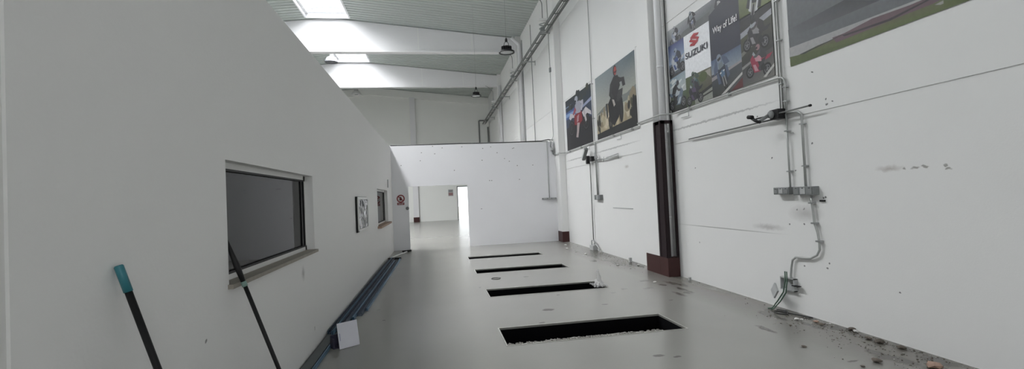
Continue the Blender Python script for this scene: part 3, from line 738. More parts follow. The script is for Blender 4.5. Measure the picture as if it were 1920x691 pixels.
P.poly([(u(.92), z0+.03), (u(1), z0+.16), (u(1), z0+.12), (u(.94), z0+.02)], (.50, .50, .48))
# logo emblem (red, folded S)
ey0, ey1, ez0, ez1 = -7.43, -7.12, 3.955, 4.165
def em(pts): return [(ey0+(ey1-ey0)*a, ez0+(ez1-ez0)*b) for a, b in pts]
P.poly(em([(.50, 1.0), (.98, .83), (.84, .70), (.60, .72), (.98, .48), (.98, .42), (.72, .24), (.72, .42), (.14, .72), (.14, .80)]), (.40, .035, .05))
P.poly(em([(.50, 0.0), (.02, .17), (.16, .30), (.40, .28), (.02, .52), (.02, .58), (.28, .76), (.28, .58), (.86, .28), (.86, .20)]), (.40, .035, .05))
P.build(t)
def lettering(body, name, u0, u1, v0, v1, mat, parent, x, fat=0.0, shear=0.0):
    c = bpy.data.curves.new(name, 'FONT'); c.body = body; c.size = 1; c.offset = fat; c.extrude = .0; c.resolution_u = 6
    o = bpy.data.objects.new(name, c); COL.objects.link(o)
    bpy.context.view_layer.update()
    me = bpy.data.meshes.new_from_object(o.evaluated_get(bpy.context.evaluated_depsgraph_get()))
    bpy.data.objects.remove(o)
    xs = [v.co.x for v in me.vertices]; ys = [v.co.y for v in me.vertices]
    ax, bx, ay, by = min(xs), max(xs), min(ys), max(ys)
    L = Vector(parent.location)
    for v in me.vertices:
        fu = (v.co.x-ax)/(bx-ax); fv = (v.co.y-ay)/(by-ay)
        v.co = Vector((x, -(u0+(u1-u0)*fu+shear*fv), v0+(v1-v0)*fv)) - L
    me.materials.clear(); me.materials.append(mat)
    me.name = name
    q = bpy.data.objects.new(name, me); COL.objects.link(q); q.parent = parent; return q
M['letter_dark'] = new_mat('dark_letter_ink', (.035, .035, .05), .5, var=.05)
M['letter_white'] = new_mat('white_letter_ink', (.78, .78, .80), .5, var=.03)
lettering('SUZUKI', 'brand_lettering', -7.57, -6.90, 3.80, 3.905, M['letter_dark'], t, PX-.014, .022)
lettering('Way of Life!', 'slogan_lettering', -6.74, -6.14, 3.925, 4.055, M['letter_white'], t, PX-.014, .02)
# race track poster
y0, y1, z0, z1 = 1.2, 5.19, 3.035, 4.72
t, P = poster(y0, y1, z0, z1, 'large poster of an empty race track with red kerb and grass', .0)
P.poly([(u(0), z0), (u(1), z0), (u(1), z1), (u(0), z1)], [(.17, .18, .19), (.15, .16, .17), (.10, .11, .12), (.11, .12, .13)])
def W_(pts): return [(1440+a/2.6583, b/2.6583) for a, b in pts]
P.px(W_([(100, 150), (380, 0), (560, 0), (300, 110), (104, 190)]), [(.15, .16, .17), (.06, .065, .07), (.07, .075, .08), (.13, .14, .15), (.17, .18, .19)])
P.px(W_([(105, 240), (740, 0), (860, -20), (540, 85), (350, 180), (180, 270), (108, 292)]), (.40, .40, .40))
P.px(W_([(112, 333), (150, 275), (250, 225), (350, 185), (860, -20), (1060, -20)]), [(.14, .17, .07), (.15, .17, .08), (.13, .15, .08), (.15, .14, .09), (.16, .17, .10), (.15, .18, .08)])
P.px(W_([(320, 188), (380, 165), (520, 92), (700, 28), (840, -30), (940, -40), (820, 20), (640, 90), (480, 155), (340, 212)]), [(.17, .12, .13)]*10)
P.px(W_([(370, 175), (600, 95), (830, -20), (840, -18), (610, 103), (380, 181)]), (.055, .04, .05))
P.px(W_([(160, 270), (370, 172), (380, 170), (200, 258), (168, 278)]), (.05, .06, .05))
P.px(W_([(830, 25), (900, -12), (1000, -40), (940, -10), (860, 24)]), (.36, .36, .33))
P.poly([(u(0), z0), (u(0)+.9, z0), (u(0)+.9, z0+.003), (u(0), z0+.11)], (.13, .16, .07))
P.poly([(-y0-2.2, z0), (-y0, z0), (-y0, z0+.16), (-y0-2.2, z0+.12)], (.14, .17, .07))
P.build(t)

# ------------------------------------------------------------------ brown steel cage and downpipes
t = thing('steel_cage', 'tall dark brown steel channel cage guarding the downpipe on the right wall', 'cage', (XW-.12, 8.33, 0))
MB().box(XW-.238, XW-.01, 8.16, 8.475, 0, .345, bev=.004).build('base_box', M['guard'], t)
def chan(x0, x1, ya, yb, name='channel'):
    mb = MB(); th = .008
    mb.box(x0, x1, ya, yb, .345, 2.86)
    mb.build(name, M['channel'], t)
chan(XW-.238, XW-.226, 8.16, 8.475)
chan(XW-.247, XW-.236, 8.18, 8.235); chan(XW-.247, XW-.236, 8.40, 8.46)
chan(XW-.225, XW-.17, 8.16, 8.185)
chan(XW-.058, XW-.012, 8.16, 8.185)
MB().box(XW-.238, XW-.012, 8.16, 8.19, 2.80, 2.86).build('top_bar', M['channel'], t)
MB().box(XW-.238, XW-.215, 8.16, 8.475, 2.80, 2.86).build('top_bar', M['channel'], t)
def downpipe(y, ztop, zbot, label, xc=XW-.10, elbow=False, r=.055):
    t = thing('downpipe', label, 'pipe', (xc, y, zbot), 'white rainwater downpipes')
    if elbow: pts = route([(3.92, y, ztop+.33), (xc, y, ztop), (xc, y, zbot)], .12)
    else: pts = [(xc, y, ztop), (xc, y, zbot)]
    MB().tube(pts, r, 16).build('pipe_run', M['pipe'], t)
    for z in [zbot+1.4*k+.7 for k in range(int((ztop-zbot)/1.4))]:
        MB().tube([(xc, y, z), (xc, y, z+.04)], r+.006, 16).build('pipe_clip', M['pipe'], t)
    return t
downpipe(8.30, 9.2, .36, 'white downpipe rising out of the brown steel cage', XW-.12, r=.065)
downpipe(22.25, 8.80, 3.0, 'white downpipe with an angled top beyond the partition', elbow=True, r=.08)
downpipe(29.25, 8.5, 3.0, 'white downpipe farthest along the right wall', r=.08)

# ------------------------------------------------------------------ cable tray
t = thing('cable_tray', 'long dark ladder cable tray high along the right wall', 'cable tray', (3.96, 20, 7.2))
for x in (3.86, 4.07):
    MB().box(x-.012, x+.012, 6.0, YF-.2, 7.17, 7.27).build('side_rail', M['tray'], t)
yy = 9.5
while yy < YF-.4:
    MB().box(3.87, 4.06, yy-.02, yy+.02, 7.18, 7.20).build('rung', M['tray'], t); yy += 0.95
rc = random.Random(2)
for k in range(2):
    x = 3.91+.08*k; pts = [(x+rc.uniform(-.008, .008), 6+1.0*j, 7.215+rc.uniform(0, .01)) for j in range(31)]
    MB().tube(pts, .012 if k % 2 else .016, 6).build('cable', M['cable'] if k % 3 else M['tray'], t)
for y in (12.3, 15.9, 19.36, 22.6, 26.2, 29.6, 33.0):
    mb = MB(); mb.box(3.84, XW, y-.02, y+.02, 7.13, 7.17); mb.box(XW-.02, XW, y-.03, y+.03, 7.0, 7.2); mb.build('bracket', M['steel'], t)
# drop of the tray on the far wall
t = thing('tray_drop', 'dark vertical cable drop in the far right corner', 'cable', (4.3, YF-.08, 5.8))
MB().box(4.22, 4.33, YF-.10, YF, 3.2, 7.0).build('cable_run', M['tray'], t)
t = thing('corner_conduit', 'dark conduit bent like a hook on the far wall near the corner', 'conduit', (3.6, YF-.06, 5.5))
MB().tube(route([(3.60, YF-.06, 3.7), (3.60, YF-.06, 7.5), (4.05, YF-.06, 7.5), (4.3, YF-.06, 7.55)], .08), .05, 8).build('pipe_run', M['tray'], t)
MB().tube([(3.60, YF-.06, 3.72), (-1.1, YF-.06, 3.72)], .03, 6).build('pipe_run', M['plastic'], t)

# floodlights with loose cords on the tray
def emergency(y, s, label):
    t = thing('wall_floodlight', label, 'lamp', (3.85, y, 7.3), 'small floodlights on the cable tray')
    MB().box(3.62, 3.95, y-.05, y+.05, 7.31, 7.39, bev=.01).build('tube_housing', M['white'], t)
    pts = [Vector((3.72+.09*math.cos(a*2), y-.02, 7.25-.045*a)) for a in [k*.35 for k in range(20)]]
    MB().tube(pts, .022, 6).build('coiled_cord', M['steel'], t)
    MB().box(3.66, 3.80, y-.09, y+.05, 6.95, 7.08, bev=.01).build('junction_box', M['plastic'], t)
    MB().tube(route([(3.75, y, 7.39), (3.75, y, 7.95), (3.45, y, 8.25), (3.3, y, 8.3)], .1), .014, 6).build('supply_conduit', M['plastic'], t)
emergency(21.3, 1, 'small white floodlight with coiled cord on the tray, middle one')
emergency(15.2, 1, 'small floodlight with junction box on the tray, nearest one')
emergency(28.5, 1, 'small white floodlight on the tray, farthest one')

# ------------------------------------------------------------------ hanging lamps
def led_lamp(x, y, z, label):
    t = thing('pendant_lamp', label, 'lamp', (x, y, z), 'black round pendant lamps'); c = (x, y, z)
    MB().lathe([(.205, 0), (.205, .035), (.17, .055), (.165, .05), (.165, .01), (.18, 0), (.205, 0)], c, 36).build('ring', M['dark'], t)
    MB().lathe([(0, .012), (.17, .012), (.17, .03), (0, .03)], c, 36).build('diffuser', M['lens'], t)
    hs = MB().lathe([(.165, .05), (.12, .07), (.10, .09), (.085, .10), (.085, .17), (.06, .18), (0, .18)], c, 28).build('heat_sink', M['dark'], t)
    mb = MB()
    for k in range(16):
        a = 2*math.pi*k/16
        mb.box(.08, .135, -.004, .004, .055, .165, M=Matrix.Translation(c) @ Matrix.Rotation(a, 4, 'Z'))
    mb.build('cooling_fins', M['dark'], hs)
    MB().tube([(x-.07, y, z+.16), (x-.05, y, z+.26), (x, y, z+.30), (x+.05, y, z+.26), (x+.07, y, z+.16)], .008, 6).build('bracket', M['dark'], t)
    MB().lathe([(0, .29), (.035, .29), (.03, .36), (.012, .39), (0, .40)], c, 14).build('hook', M['dark'], t)
    MB().tube([(x, y, z+.39), (x, y, roof_z(x)+.01)], .0035, 5).build('wire', M['plastic'], t)
led_lamp(1.995, 12.1, 5.30, 'black round pendant lamp, larger and nearest the tray')
led_lamp(1.858, 19.4, 5.74, 'black round pendant lamp hanging lower over the partition')
def bell_lamp(x, y, z, label, gl):
    t = thing('bell_lamp', label, 'lamp', (x, y, z), 'bell lamps under the ridge'); c = (x, y, z)
    MB().lathe([(.34, 0), (.345, .02), (.31, .12), (.23, .24), (.15, .30), (.14, .30), (.22, .23), (.30, .11), (.33, 0), (.34, 0)], c, 32).build('reflector', gl, t)
    MB().lathe([(0, .03), (.12, .04), (.14, .12), (.08, .22), (0, .24)], c, 20).build('bulb', M['plastic'], t)
    MB().lathe([(0, .50), (.12, .50), (.13, .46), (.13, .30), (0, .28)], c, 20).build('gear_housing', M['steel'], t)
    MB().tube([(x, y, z+.49), (x, y, roof_z(RIDGE_X-SKW)-.10)], .012, 6).build('stem', M['steel'], t)
    zm = roof_z(RIDGE_X-SKW-.2)
    MB().box(RIDGE_X-SKW-.25, x+.05, y-.03, y+.03, zm-.12, zm-.07).box(RIDGE_X-SKW-.25, RIDGE_X-SKW-.15, y-.03, y+.03, zm-.08, zm+.01).build('mount_arm', M['steel'], t)
bell_lamp(-5.07, 26.2, 9.08, 'white bell lamp hanging just under the first beam', M['bell'])
bell_lamp(-4.88, 33.1, 8.83, 'white bell lamp hanging under the farther beam', M['white'])

# ------------------------------------------------------------------ conduits on the right wall
XC = XW-.035
def clip(parent, p, vert=True):
    x, y, z = p
    if vert: MB().box(XC-.02, XW, y-.028, y+.028, z-.008, z+.008).build('pipe_clip', M['steel'], parent)
    else: MB().box(XC-.02, XW, y-.008, y+.008, z-.028, z+.028).build('pipe_clip', M['steel'], parent)
t = thing('ring_main_conduit', 'long grey conduit running under the posters on the right wall', 'conduit', (XC, 10, 2.95))
x2 = XW-.26
MB().tube(route([(XC, 5.27, 2.46), (XC, 5.27, 2.93), (XC, 6.2, 2.955), (XC, 8.0, 2.955), (x2, 8.10, 2.955), (x2, 9.16, 2.955), (XC, 9.26, 2.955), (XC, 12.1, 2.955), (XC, 15.38, 2.955), (x2, 15.42, 2.955), (x2, 15.95, 2.96), (x2, 15.97, 3.2), (x2, 15.97, 3.5)], .09), .0135, 8).build('pipe_run', M['conduit'], t)
for y in (6.4, 7.5, 9.9, 11.0, 13.6, 14.8): clip(t, (XC, y, 2.955), False)
for z in (2.62, 2.8): clip(t, (XC, 5.27, z))
for y, dz in ((7.55, .10), (10.55, .11), (12.9, .09)):
    MB().tube([(XC, y, 2.93), (XW-.03, y, 2.93-dz), (XW-.03, y+.25, 2.93-dz+.012)], .007, 5).build('hanger', M['steel'], t)
t = thing('drop_conduit', 'grey vertical conduit from the roof past the race track poster', 'conduit', (XC, 5.22, 2.5))
MB().tube([(XC, 5.32, 8.9), (XC, 5.32, 2.50)], .012, 8).build('pipe_run', M['conduit'], t)
MB().tube([(XC, 5.365, 8.9), (XC, 5.365, 2.50)], .008, 8).build('pipe_run', M['conduit'], t)
for z in (3.4, 2.85, 3.9): clip(t, (XC, 5.33, z))
t = thing('lower_conduit', 'grey conduit from the dark wall bracket down to the left socket box', 'conduit', (XC, 5.28, 1.55))
MB().tube([(XC, 5.28, 2.46), (XC, 5.28, 1.52)], .012, 8).build('pipe_run', M['conduit'], t)
for z in (2.25, 1.75): clip(t, (XC, 5.28, z))
MB().tube([(XW, 5.22, 2.22), (XW-.05, 5.20, 2.21)], .006, 5).build('hanger', M['steel'], t)
t = thing('hooked_conduit', 'grey conduit arching from the bracket down to the right socket box', 'conduit', (XC, 5.02, 1.55))
MB().tube(route([(XC, 5.26, 2.47), (XC, 5.03, 2.46), (XC, 5.03, 1.54)], .10), .015, 8).build('pipe_run', M['conduit'], t)
for z in (2.3, 1.8): clip(t, (XC, 5.03, z))
# socket boxes
def socket_box(ya, yb, za, zb, label, d=.085):
    t = thing('socket_box', label, 'socket', (XW-d/2, (ya+yb)/2, za))
    MB().box(XW-d, XW, ya, yb, za, zb, bev=.006).build('housing', M['plastic'], t)
    n = 3
    for k in range(n):
        y = ya+(yb-ya)*(k+.5)/n
        fl = MB().box(XW-d-.006, XW-d, y-(yb-ya)/n*.36, y+(yb-ya)/n*.36, za+.012, zb-.012, bev=.002).build('flap', M['lplastic'] if k == 1 else M['plastic'], t)
        MB().tube([(XW-d-.007, y-.012, zb-.018), (XW-d-.007, y+.012, zb-.018)], .004, 5).build('hinge', M['dark'], fl)
socket_box(5.255, 5.52, 1.465, 1.555, 'grey triple socket box, left of the pair below the bracket')
socket_box(4.87, 5.18, 1.455, 1.555, 'grey triple socket box, right of the pair, cable below it')
socket_box(12.05, 12.50, 1.40, 1.53, 'grey socket box beside the adjustable lamp, near the corner')
# flexible cable to the broken box
pp = [(1521, 366), (1522, 380), (1525, 400), (1527, 418), (1533, 435), (1536, 452), (1537, 468), (1532, 478), (1520, 484), (1505, 483), (1492, 482), (1486, 487), (1484, 500), (1483, 515), (1484, 532)]
pts = [Vector((XW-.03, *at(a, b, 0, XW-.03)[1:])) for a, b in pp]
t = thing('flexible_cable', 'grey flexible cable curving down the wall under the right socket box', 'cable', tuple(pts[-1]))
MB().tube(pts, .013, 8).build('sheath', M['conduit'], t)
for k in (1, 3, 5): 
    p = pts[k]; MB().box(p.x-.02, XW, p.y-.035, p.y+.035, p.z-.009, p.z+.009).build('pipe_clip', M['steel'], t)
p1, p2 = at(1463, 521, 0, XW-.05), at(1490, 545, 0, XW-.05)
t = thing('broken_box', 'open grey junction box low on the wall with its cover hanging loose', 'junction box', (XW-.03, p1.y, .3))
ya, yb, za, zb = p2.y, p1.y, .26, .42
mb = MB(); mb.box(XW-.012, XW, ya, yb, za, zb)
for q in ((ya, ya+.012, za, zb), (yb-.012, yb, za, zb), (ya, yb, za, za+.012), (ya, yb, zb-.012, zb)): mb.box(XW-.055, XW-.01, *q)
mb.build('housing', M['lplastic'], t)
Mx = Matrix.Translation((XW-.11, 5.57, .235)) @ Matrix.Rotation(math.radians(35), 4, 'X') @ Matrix.Rotation(math.radians(-20), 4, 'Z')
MB().box(-.012, .012, -.075, .075, -.065, .065, M=Mx, bev=.005).build('loose_cover', M['lplastic'], t)
MB().box(XW-.075, XW-.02, ya-.08, ya+.02, .335, .345).build('latch', M['dark'], t)
t = thing('green_cable', 'pair of green cables dropping out of the broken box to the floor', 'cable', tuple(at(1462, 586, 2, 0)))
for dx in (0, .03):
    pp = [Vector((XW-.07, 5.42-dx, .50)), Vector((XW-.08, 5.41-dx, .38)), Vector((XW-.10, 5.43-dx*1.5, .24)), Vector((XW-.13, 5.50-dx*1.5, .12)), Vector((XW-.15, 5.585-dx, .012)), Vector((XW-.2, 5.60-dx*2, .009))]
    MB().tube(pp, .008, 7).build('cable_strand', M['green'], t)
pts = [Vector((XW-.15, 5.50, .01)), Vector((XW-.10, 5.38, .012)), Vector((XW-.2, 5.25, .01)), Vector((XW-.28, 5.33, .01)), Vector((XW-.22, 5.45, .012)), Vector((XW-.1, 5.2, .01)), Vector((XW-.06, 5.02, .012))]
tag(MB().tube(pts, .008, 7).build('loose_cable', M['cable']), 'dark loop of cable lying on the floor below the broken box', 'cable')

# dark swing bracket with bars
by, bz = 5.42, 2.50
t = thing('wall_bracket', 'dark wall bracket with long horizontal bar and swing arm beside the conduits', 'bracket', (XW-.1, by, 2.4))
MB().box(XW-.14, XW-.02, 5.29, 5.44, 2.41, 2.535, bev=.008).build('mounting_block', M['dark'], t)
MB().lathe([(0, -.02), (.045, -.02), (.05, 0), (.045, .02), (0, .02)], (XW-.15, 5.40, 2.475), 18, (1, 0, 0)).build('pivot_disc', M['plastic'], t)
MB().tube([(XW-.12, 4.80, 2.475), (XW-.12, 5.30, 2.475)], .010, 8).build('bar', M['tray'], t)
MB().tube([(XW-.12, 4.785, 2.475), (XW-.12, 4.81, 2.475)], .015, 8).build('bar_cap', M['dark'], t)
MB().tube([(XW-.12, 5.44, 2.475), (XW-.12, 5.72, 2.475)], .010, 8).build('bar', M['dark'], t)
MB().tube([(XW-.05, 5.45, 2.43), (XW-.05, 7.55, 2.432)], .011, 8).build('long_bar', M['tray'], t)
a0 = Vector((XW-.16, 5.44, 2.47)); a1 = Vector((XW-.28, 5.46, 2.40)); a2 = Vector((XW-.30, 5.58, 2.47))
MB().tube([a0, a1], .022, 8).build('swing_arm', M['plastic'], t); MB().tube([a1+Vector((0, -.02, -.01)), a1+Vector((0, .06, .02)), a2], .02, 8).build('swing_arm', M['dark'], t)
MB().tube([a2+Vector((0, -.03, .0)), a2+Vector((0, .05, .015))], .026, 10).build('clamp_knob', M['dark'], t)
tag(MB().box(XW-.02, XW-.001, 4.79, 4.86, 1.375, 1.395, bev=.003).build('wall_clip', M['dark']), 'small dark clip on the wall just under the right socket box', 'clip')

# adjustable lamp station nearer the corner
t = thing('vertical_conduit', 'grey vertical conduit between the two narrow posters', 'conduit', (XC, 12.40, 2.95))
MB().tube([(XC, 12.40, 9.0), (XC, 12.40, 2.99)], .012, 8).build('pipe_run', M['conduit'], t)
for z in (4.55, 3.6): clip(t, (XC, 12.40, z))
t = thing('station_conduit', 'pair of short grey conduits down to the socket box near the corner', 'conduit', (XC, 12.3, 1.53))
MB().tube(route([(XC, 12.9, 2.955), (XC, 12.36, 2.955), (XC, 12.36, 1.52)], .1), .022, 8).build('pipe_run', M['conduit'], t)
MB().tube([(XC, 12.28, 2.5), (XC, 12.28, 1.52)], .012, 8).build('pipe_run', M['conduit'], t)
t = thing('adjustable_lamp', 'dark swivelling work lamp on a bracket below the motocross poster', 'lamp', (XW-.2, 12.6, 2.5))
MB().tube([(XW-.06, 12.45, 2.50), (XW-.10, 12.75, 2.49)], .025, 8).build('arm', M['dark'], t)
MB().box(XW-.16, XW-.06, 12.38, 12.55, 2.45, 2.58, bev=.01).build('joint', M['dark'], t)
hp = Vector((XW-.12, 12.78, 2.50))
Mh = Matrix.Translation((XW-.15, 12.95, 2.68)) @ Matrix.Rotation(math.radians(-42), 4, 'X')
hd = MB().box(-.05, .05, -.23, .20, -.055, .055, M=Mh, bev=.035).build('head', M['plastic'], t)
MB().box(-.056, -.049, -.18, .16, -.04, .04, M=Mh, bev=.002).build('lamp_glass', M['lens'], hd)
MB().box(XW-.17, XW-.08, 12.72, 12.84, 2.40, 2.62, bev=.015).build('yoke', M['dark'], t)
t = thing('horizontal_rail', 'thin grey rail with hooks on the wall right of the work lamp', 'rail', (XW-.06, 11.4, 2.42))
MB().tube([(XW-.06, 12.38, 2.47), (XW-.06, 11.5, 2.435), (XW-.06, 10.7, 2.45)], .012, 6).build('rail_bar', M['steel'], t)
MB().tube([(XW-.06, 11.5, 2.46), (XW-.06, 10.72, 2.49)], .012, 6).build('rail_bar', M['lplastic'], t)
for y in (11.7, 10.7): MB().tube([(XW-.06, y, 2.50), (XW-.06, y, 2.37)], .010, 6).build('hook', M['steel'], t)
MB().prism([(XW-.12, 12.25, 2.50), (XW-.12, 12.0, 2.50), (XW-.12, 12.16, 2.66), (XW-.12, 12.22, 2.66)], (.02, 0, 0)).build('fin_plate', M['steel'], t)
t = thing('hose', 'thin dark hose hanging from the work lamp to the floor', 'hose', (XW-.06, 12.9, .2))
MB().tube([(XW-.06, 12.80, 2.42), (XW-.05, 12.82, 1.8), (XW-.05, 12.84, 1.0), (XW-.05, 12.84, .28)], .014, 7).build('hose_run', M['tray'], t)
t = thing('floor_clamp', 'small metal clamp with a bent lever at the foot of the wall', 'clamp', (XW-.1, 12.8, 0))
MB().box(XW-.13, XW-.01, 12.68, 12.98, 0, .13, bev=.01).build('clamp_body', M['lplastic'], t)
MB().tube([(XW-.07, 12.95, .13), (XW-.07, 12.95, .26), (XW-.07, 12.72, .27), (XW-.07, 12.70, .13)], .014, 6).build('clamp_loop', M['steel'], t)
MB().tube([(XW-.07, 12.75, .27), (XW-.09, 12.5, .19), (XW-.12, 12.18, .06)], [.02, .018, .014], 6).build('lever', M['steel'], t)
MB().tube([(XW-.07, 12.78, .17), (XW-.09, 12.45, .155)], .015, 6).build('lever', M['steel'], t)
# partition socket and its conduit
t = thing('end_conduit', 'thin grey conduit down the partition to a socket strip', 'conduit', (3.89, YE-.02, 1.5))
MB().tube([(3.89, YE-.025, 3.40), (3.89, YE-.025, 1.49)], .012, 6).build('pipe_run', M['conduit'], t)
t = thing('socket_strip', 'narrow grey socket strip on the partition near the corner', 'socket', (3.87, YE-.04, 1.43))
MB().box(3.63, 4.12, YE-.07, YE, 1.435, 1.49, bev=.006).build('housing', M['plastic'], t)
for k in range(3): MB().box(3.67+.15*k, 3.79+.15*k, YE-.077, YE-.07, 1.442, 1.483, bev=.002).build('flap', M['lplastic'], t)
t = thing('column_conduit', 'grey conduit with a small box down the corner column', 'conduit', (XW-.26, 15.9, 3.5))
cx = XW-.245
MB().tube(route([(cx, 16.04, 8.9), (cx, 16.00, 3.60), (cx-.06, 15.97, 3.48), (3.98, 15.97, 3.44)], .05), .013, 8).build('pipe_run', M['conduit'], t)
MB().box(cx-.03, cx+.03, 15.95, 16.07, 5.83, 5.98, bev=.006).build('junction_box', M['plastic'], t)
t = thing('corner_bracket', 'short dark flexible pipe with box at the top corner of the partition', 'pipe', (4.1, 15.94, 3.0))
MB().tube([(4.02, 15.93, 3.42), (4.00, 15.93, 3.25), (4.06, 15.93, 3.1), (4.08, 15.93, 2.98), (4.14, 15.93, 2.95)], .022, 8).build('pipe_run', M['plastic'], t)
MB().box(4.00, 4.09, 15.88, 15.99, 3.10, 3.20, bev=.01).build('junction_box', M['lplastic'], t)
for y, label in ((16.9+3, 'thin dark vertical conduit on the right wall just beyond the partition'), (21.9, 'thin dark vertical conduit beside the angled downpipe')):
    t = thing('thin_conduit', label, 'conduit', (XC, y, 3.2)); MB().tube([(XC, y, 8.9), (XC, y, 3.0)], .014, 6).build('pipe_run', M['plastic'], t)
t = thing('cage_cable', 'thin dark cable running down beside the white downpipe into the cage', 'cable', (XW-.02, 8.21, .4))
MB().tube([(XW-.03, 8.195, 9.1), (XW-.03, 8.195, .36)], .011, 6).build('cable_run', M['cable'], t)
t = thing('wall_ring', 'small grey ring fixed on the wall left of the brown cage', 'ring', tuple(at(1213, 269, 0, XW)))
c = at(1213, 269, 0, XW-.01)
MB().lathe([(.045, 0), (.06, 0), (.06, .014), (.045, .014), (.045, 0)], (XW, c.y, c.z), 20, (-1, 0, 0)).build('ring_body', M['plastic'], t)
tag(MB().box(XW-.008, XW, 10.15, 11.35, 1.185, 1.205).build('wall_strip', M['lplastic']), 'short grey horizontal strip on the lower right wall', 'strip')

# ------------------------------------------------------------------ signs
def disc(mb, c, r0, r1, y, n=32):
    mb.lathe([(r0, 0), (r1, 0), (r1, .003), (r0, .003), (r0, 0)] if r0 else [(0, 0), (r1, 0), (r1, .003), (0, .003)], (c[0], y, c[1]), n, (0, -1, 0))
t = thing('prohibition_sign', 'round red prohibition sign on the partition beside the passage', 'sign', (-1.09, YE, 1.5))
mb = MB(); disc(mb, (-1.09, 1.685), 0, .13, YE); mb.box(-1.21, -.975, YE-.003, YE, 1.475, 1.56); mb.build('plate', M['signwhite'], t)
mb = MB(); disc(mb, (-1.09, 1.685), .095, .13, YE-.003)
mb.box(-.11, .11, -.006, -.003, -.014, .014, M=Matrix.Translation((-1.09, YE, 1.685)) @ Matrix.Rotation(math.radians(45), 4, 'Y')); mb.build('ring_and_bar', M['red'], t)
mb = MB(); mb.prism([(-1.13, YE-.0035, 1.63), (-1.12, YE-.0035, 1.72), (-1.09, YE-.0035, 1.75), (-1.06, YE-.0035, 1.70), (-1.04, YE-.0035, 1.66), (-1.05, YE-.0035, 1.63)], (0, -.0012, 0)); mb.build('pictogram', M['dark'], t)
cp = MB().box(-1.205, -.98, YE-.005, YE-.003, 1.48, 1.555).build('caption_panel', M['red'], t)
mb = MB()
for k, (a, b) in enumerate(((-1.18, -1.13), (-1.12, -1.07), (-1.06, -1.00))): mb.box(a, b, YE-.006, YE-.005, 1.523, 1.535)
for k, (a, b) in enumerate(((-1.17, -1.10), (-1.09, -1.02))): mb.box(a, b, YE-.006, YE-.005, 1.497, 1.509)
mb.build('caption_lines', M['signwhite'], cp)
t = thing('door_buzzer', 'small dark knob on the edge of the passage', 'knob', (-.86, YE-.02, 1.3))
MB().lathe([(0, 0), (.05, 0), (.055, .02), (.04, .045), (0, .05)], (-.885, YE, 1.36), 18, (0, -1, 0)).build('knob_body', M['plastic'], t)
t = thing('far_sign', 'small grey and red notice on the far wall beside the bright door', 'sign', (1.22, YF, 1.8))
MB().box(1.04, 1.42, YF-.01, YF, 1.82, 2.32).build('plate', M['lplastic'], t)
MB().box(1.07, 1.39, YF-.014, YF-.01, 1.87, 2.08).build('panel', new_mat('faded_red_print', (.26, .14, .14), .5), t)
MB().box(1.09, 1.37, YF-.014, YF-.01, 2.13, 2.28).build('panel', new_mat('faded_grey_print', (.2, .2, .2), .5), t)
# mirror-like panel on the left wall
t = thing('wall_mirror', 'white-framed mirror with crumpled silver surface between the office windows', 'mirror', (XL, 9.2, 1.1))
ya, yb, za, zb = 8.62, 9.85, 1.10, 1.71
def rrect(ya, yb, za, zb, r, x, n=5):
    out = []
    for (cy, cz, a0) in ((yb-r, zb-r, 0), (ya+r, zb-r, 90), (ya+r, za+r, 180), (yb-r, za+r, 270)):
        for k in range(n+1):
            a = math.radians(a0+90*k/n); out.append(Vector((x, cy+r*math.cos(a), cz+r*math.sin(a))))
    return out
mb = MB(); A = [mb.bm.verts.new(p) for p in rrect(ya, yb, za, zb, .06, XL+.034)]; B = [mb.bm.verts.new(p) for p in rrect(ya, yb, za, zb, .06, XL+.055)]
C2 = [mb.bm.verts.new(p) for p in rrect(ya+.05, yb-.05, za+.04, zb-.04, .03, XL+.055)]; D = [mb.bm.verts.new(p) for p in rrect(ya+.05, yb-.05, za+.04, zb-.04, .03, XL+.035)]
n = len(A)
for k in range(n):
    j = (k+1) % n
    mb._f([A[k], A[j], B[j], B[k]]); mb._f([B[k], B[j], C2[j], C2[k]]); mb._f([C2[k], C2[j], D[j], D[k]])
mb._f(A); mb.build('mirror_frame', M['frame'], t)
MB().box(XL, XL+.034, ya-.012, yb-.02, za-.012, zb+.008, bev=.01).build('mirror_back', M['dark'], t)
mb = MB(); N1, N2 = 16, 10; V = []
for i in range(N1+1):
    V.append([mb.bm.verts.new((XL+.037+(rf.uniform(0, .016) if 0 < i < N1 and 0 < j < N2 else 0), ya+.045+(yb-ya-.09)*i/N1, za+.035+(zb-za-.07)*j/N2)) for j in range(N2+1)])
for i in range(N1):
    for j in range(N2): mb._f([V[i][j], V[i+1][j], V[i+1][j+1], V[i][j+1]])
mb.build('mirror_face', M['crumple'], t)
tag(MB().box(XL, XL+.03, 14.52, 14.60, 2.02, 2.26, bev=.006).build('door_chime', M['lplastic']), 'thin grey vertical strip above the small office window', 'strip')

# ------------------------------------------------------------------ things leaning and lying on the left
def foot(px, py, ex, top):
    """floor point at x=ex so that the pole from top passes the picture point"""
    lo, hi = 0.2, 6.0
    n = ray(px, py).cross(Vector(top)-Vector((0, 0, EYE)))
    # plane through eye containing both rays; intersect with z=0,x=ex
    y = -(n.x*ex + n.z*(0-EYE))/n.y
    return Vector((ex, y, 0))
top = at(222, 497, 0, XL+.02); ft = foot(296, 691, -.95, top)
t = thing('mop_pole', 'black pole with a teal end leaning on the left wall', 'pole', tuple(ft))
d = (top-ft).normalized()
MB().tube([ft+d*.012, top-d*.11], .0145, 14).build('pole_shaft', M['dark'], t)
MB().tube([top-d*.12, top-d*.005, top], [.0175, .0175, .014], 14).build('grip', M['teal'], t)
MB().tube([ft+d*.62, ft+d*.64], .0155, 14).build('joint_ring', M['tray'], t)
top = at(424, 447, 0, XL-.01); top = Vector((XL-.022, 3.455, top.z)); ft = foot(523, 691, -.95, top)
t = thing('squeegee_pole', 'black pole leaning against the big window, clear joint near its top', 'pole', tuple(ft))
d = (top-ft).normalized(); L = (top-ft).length
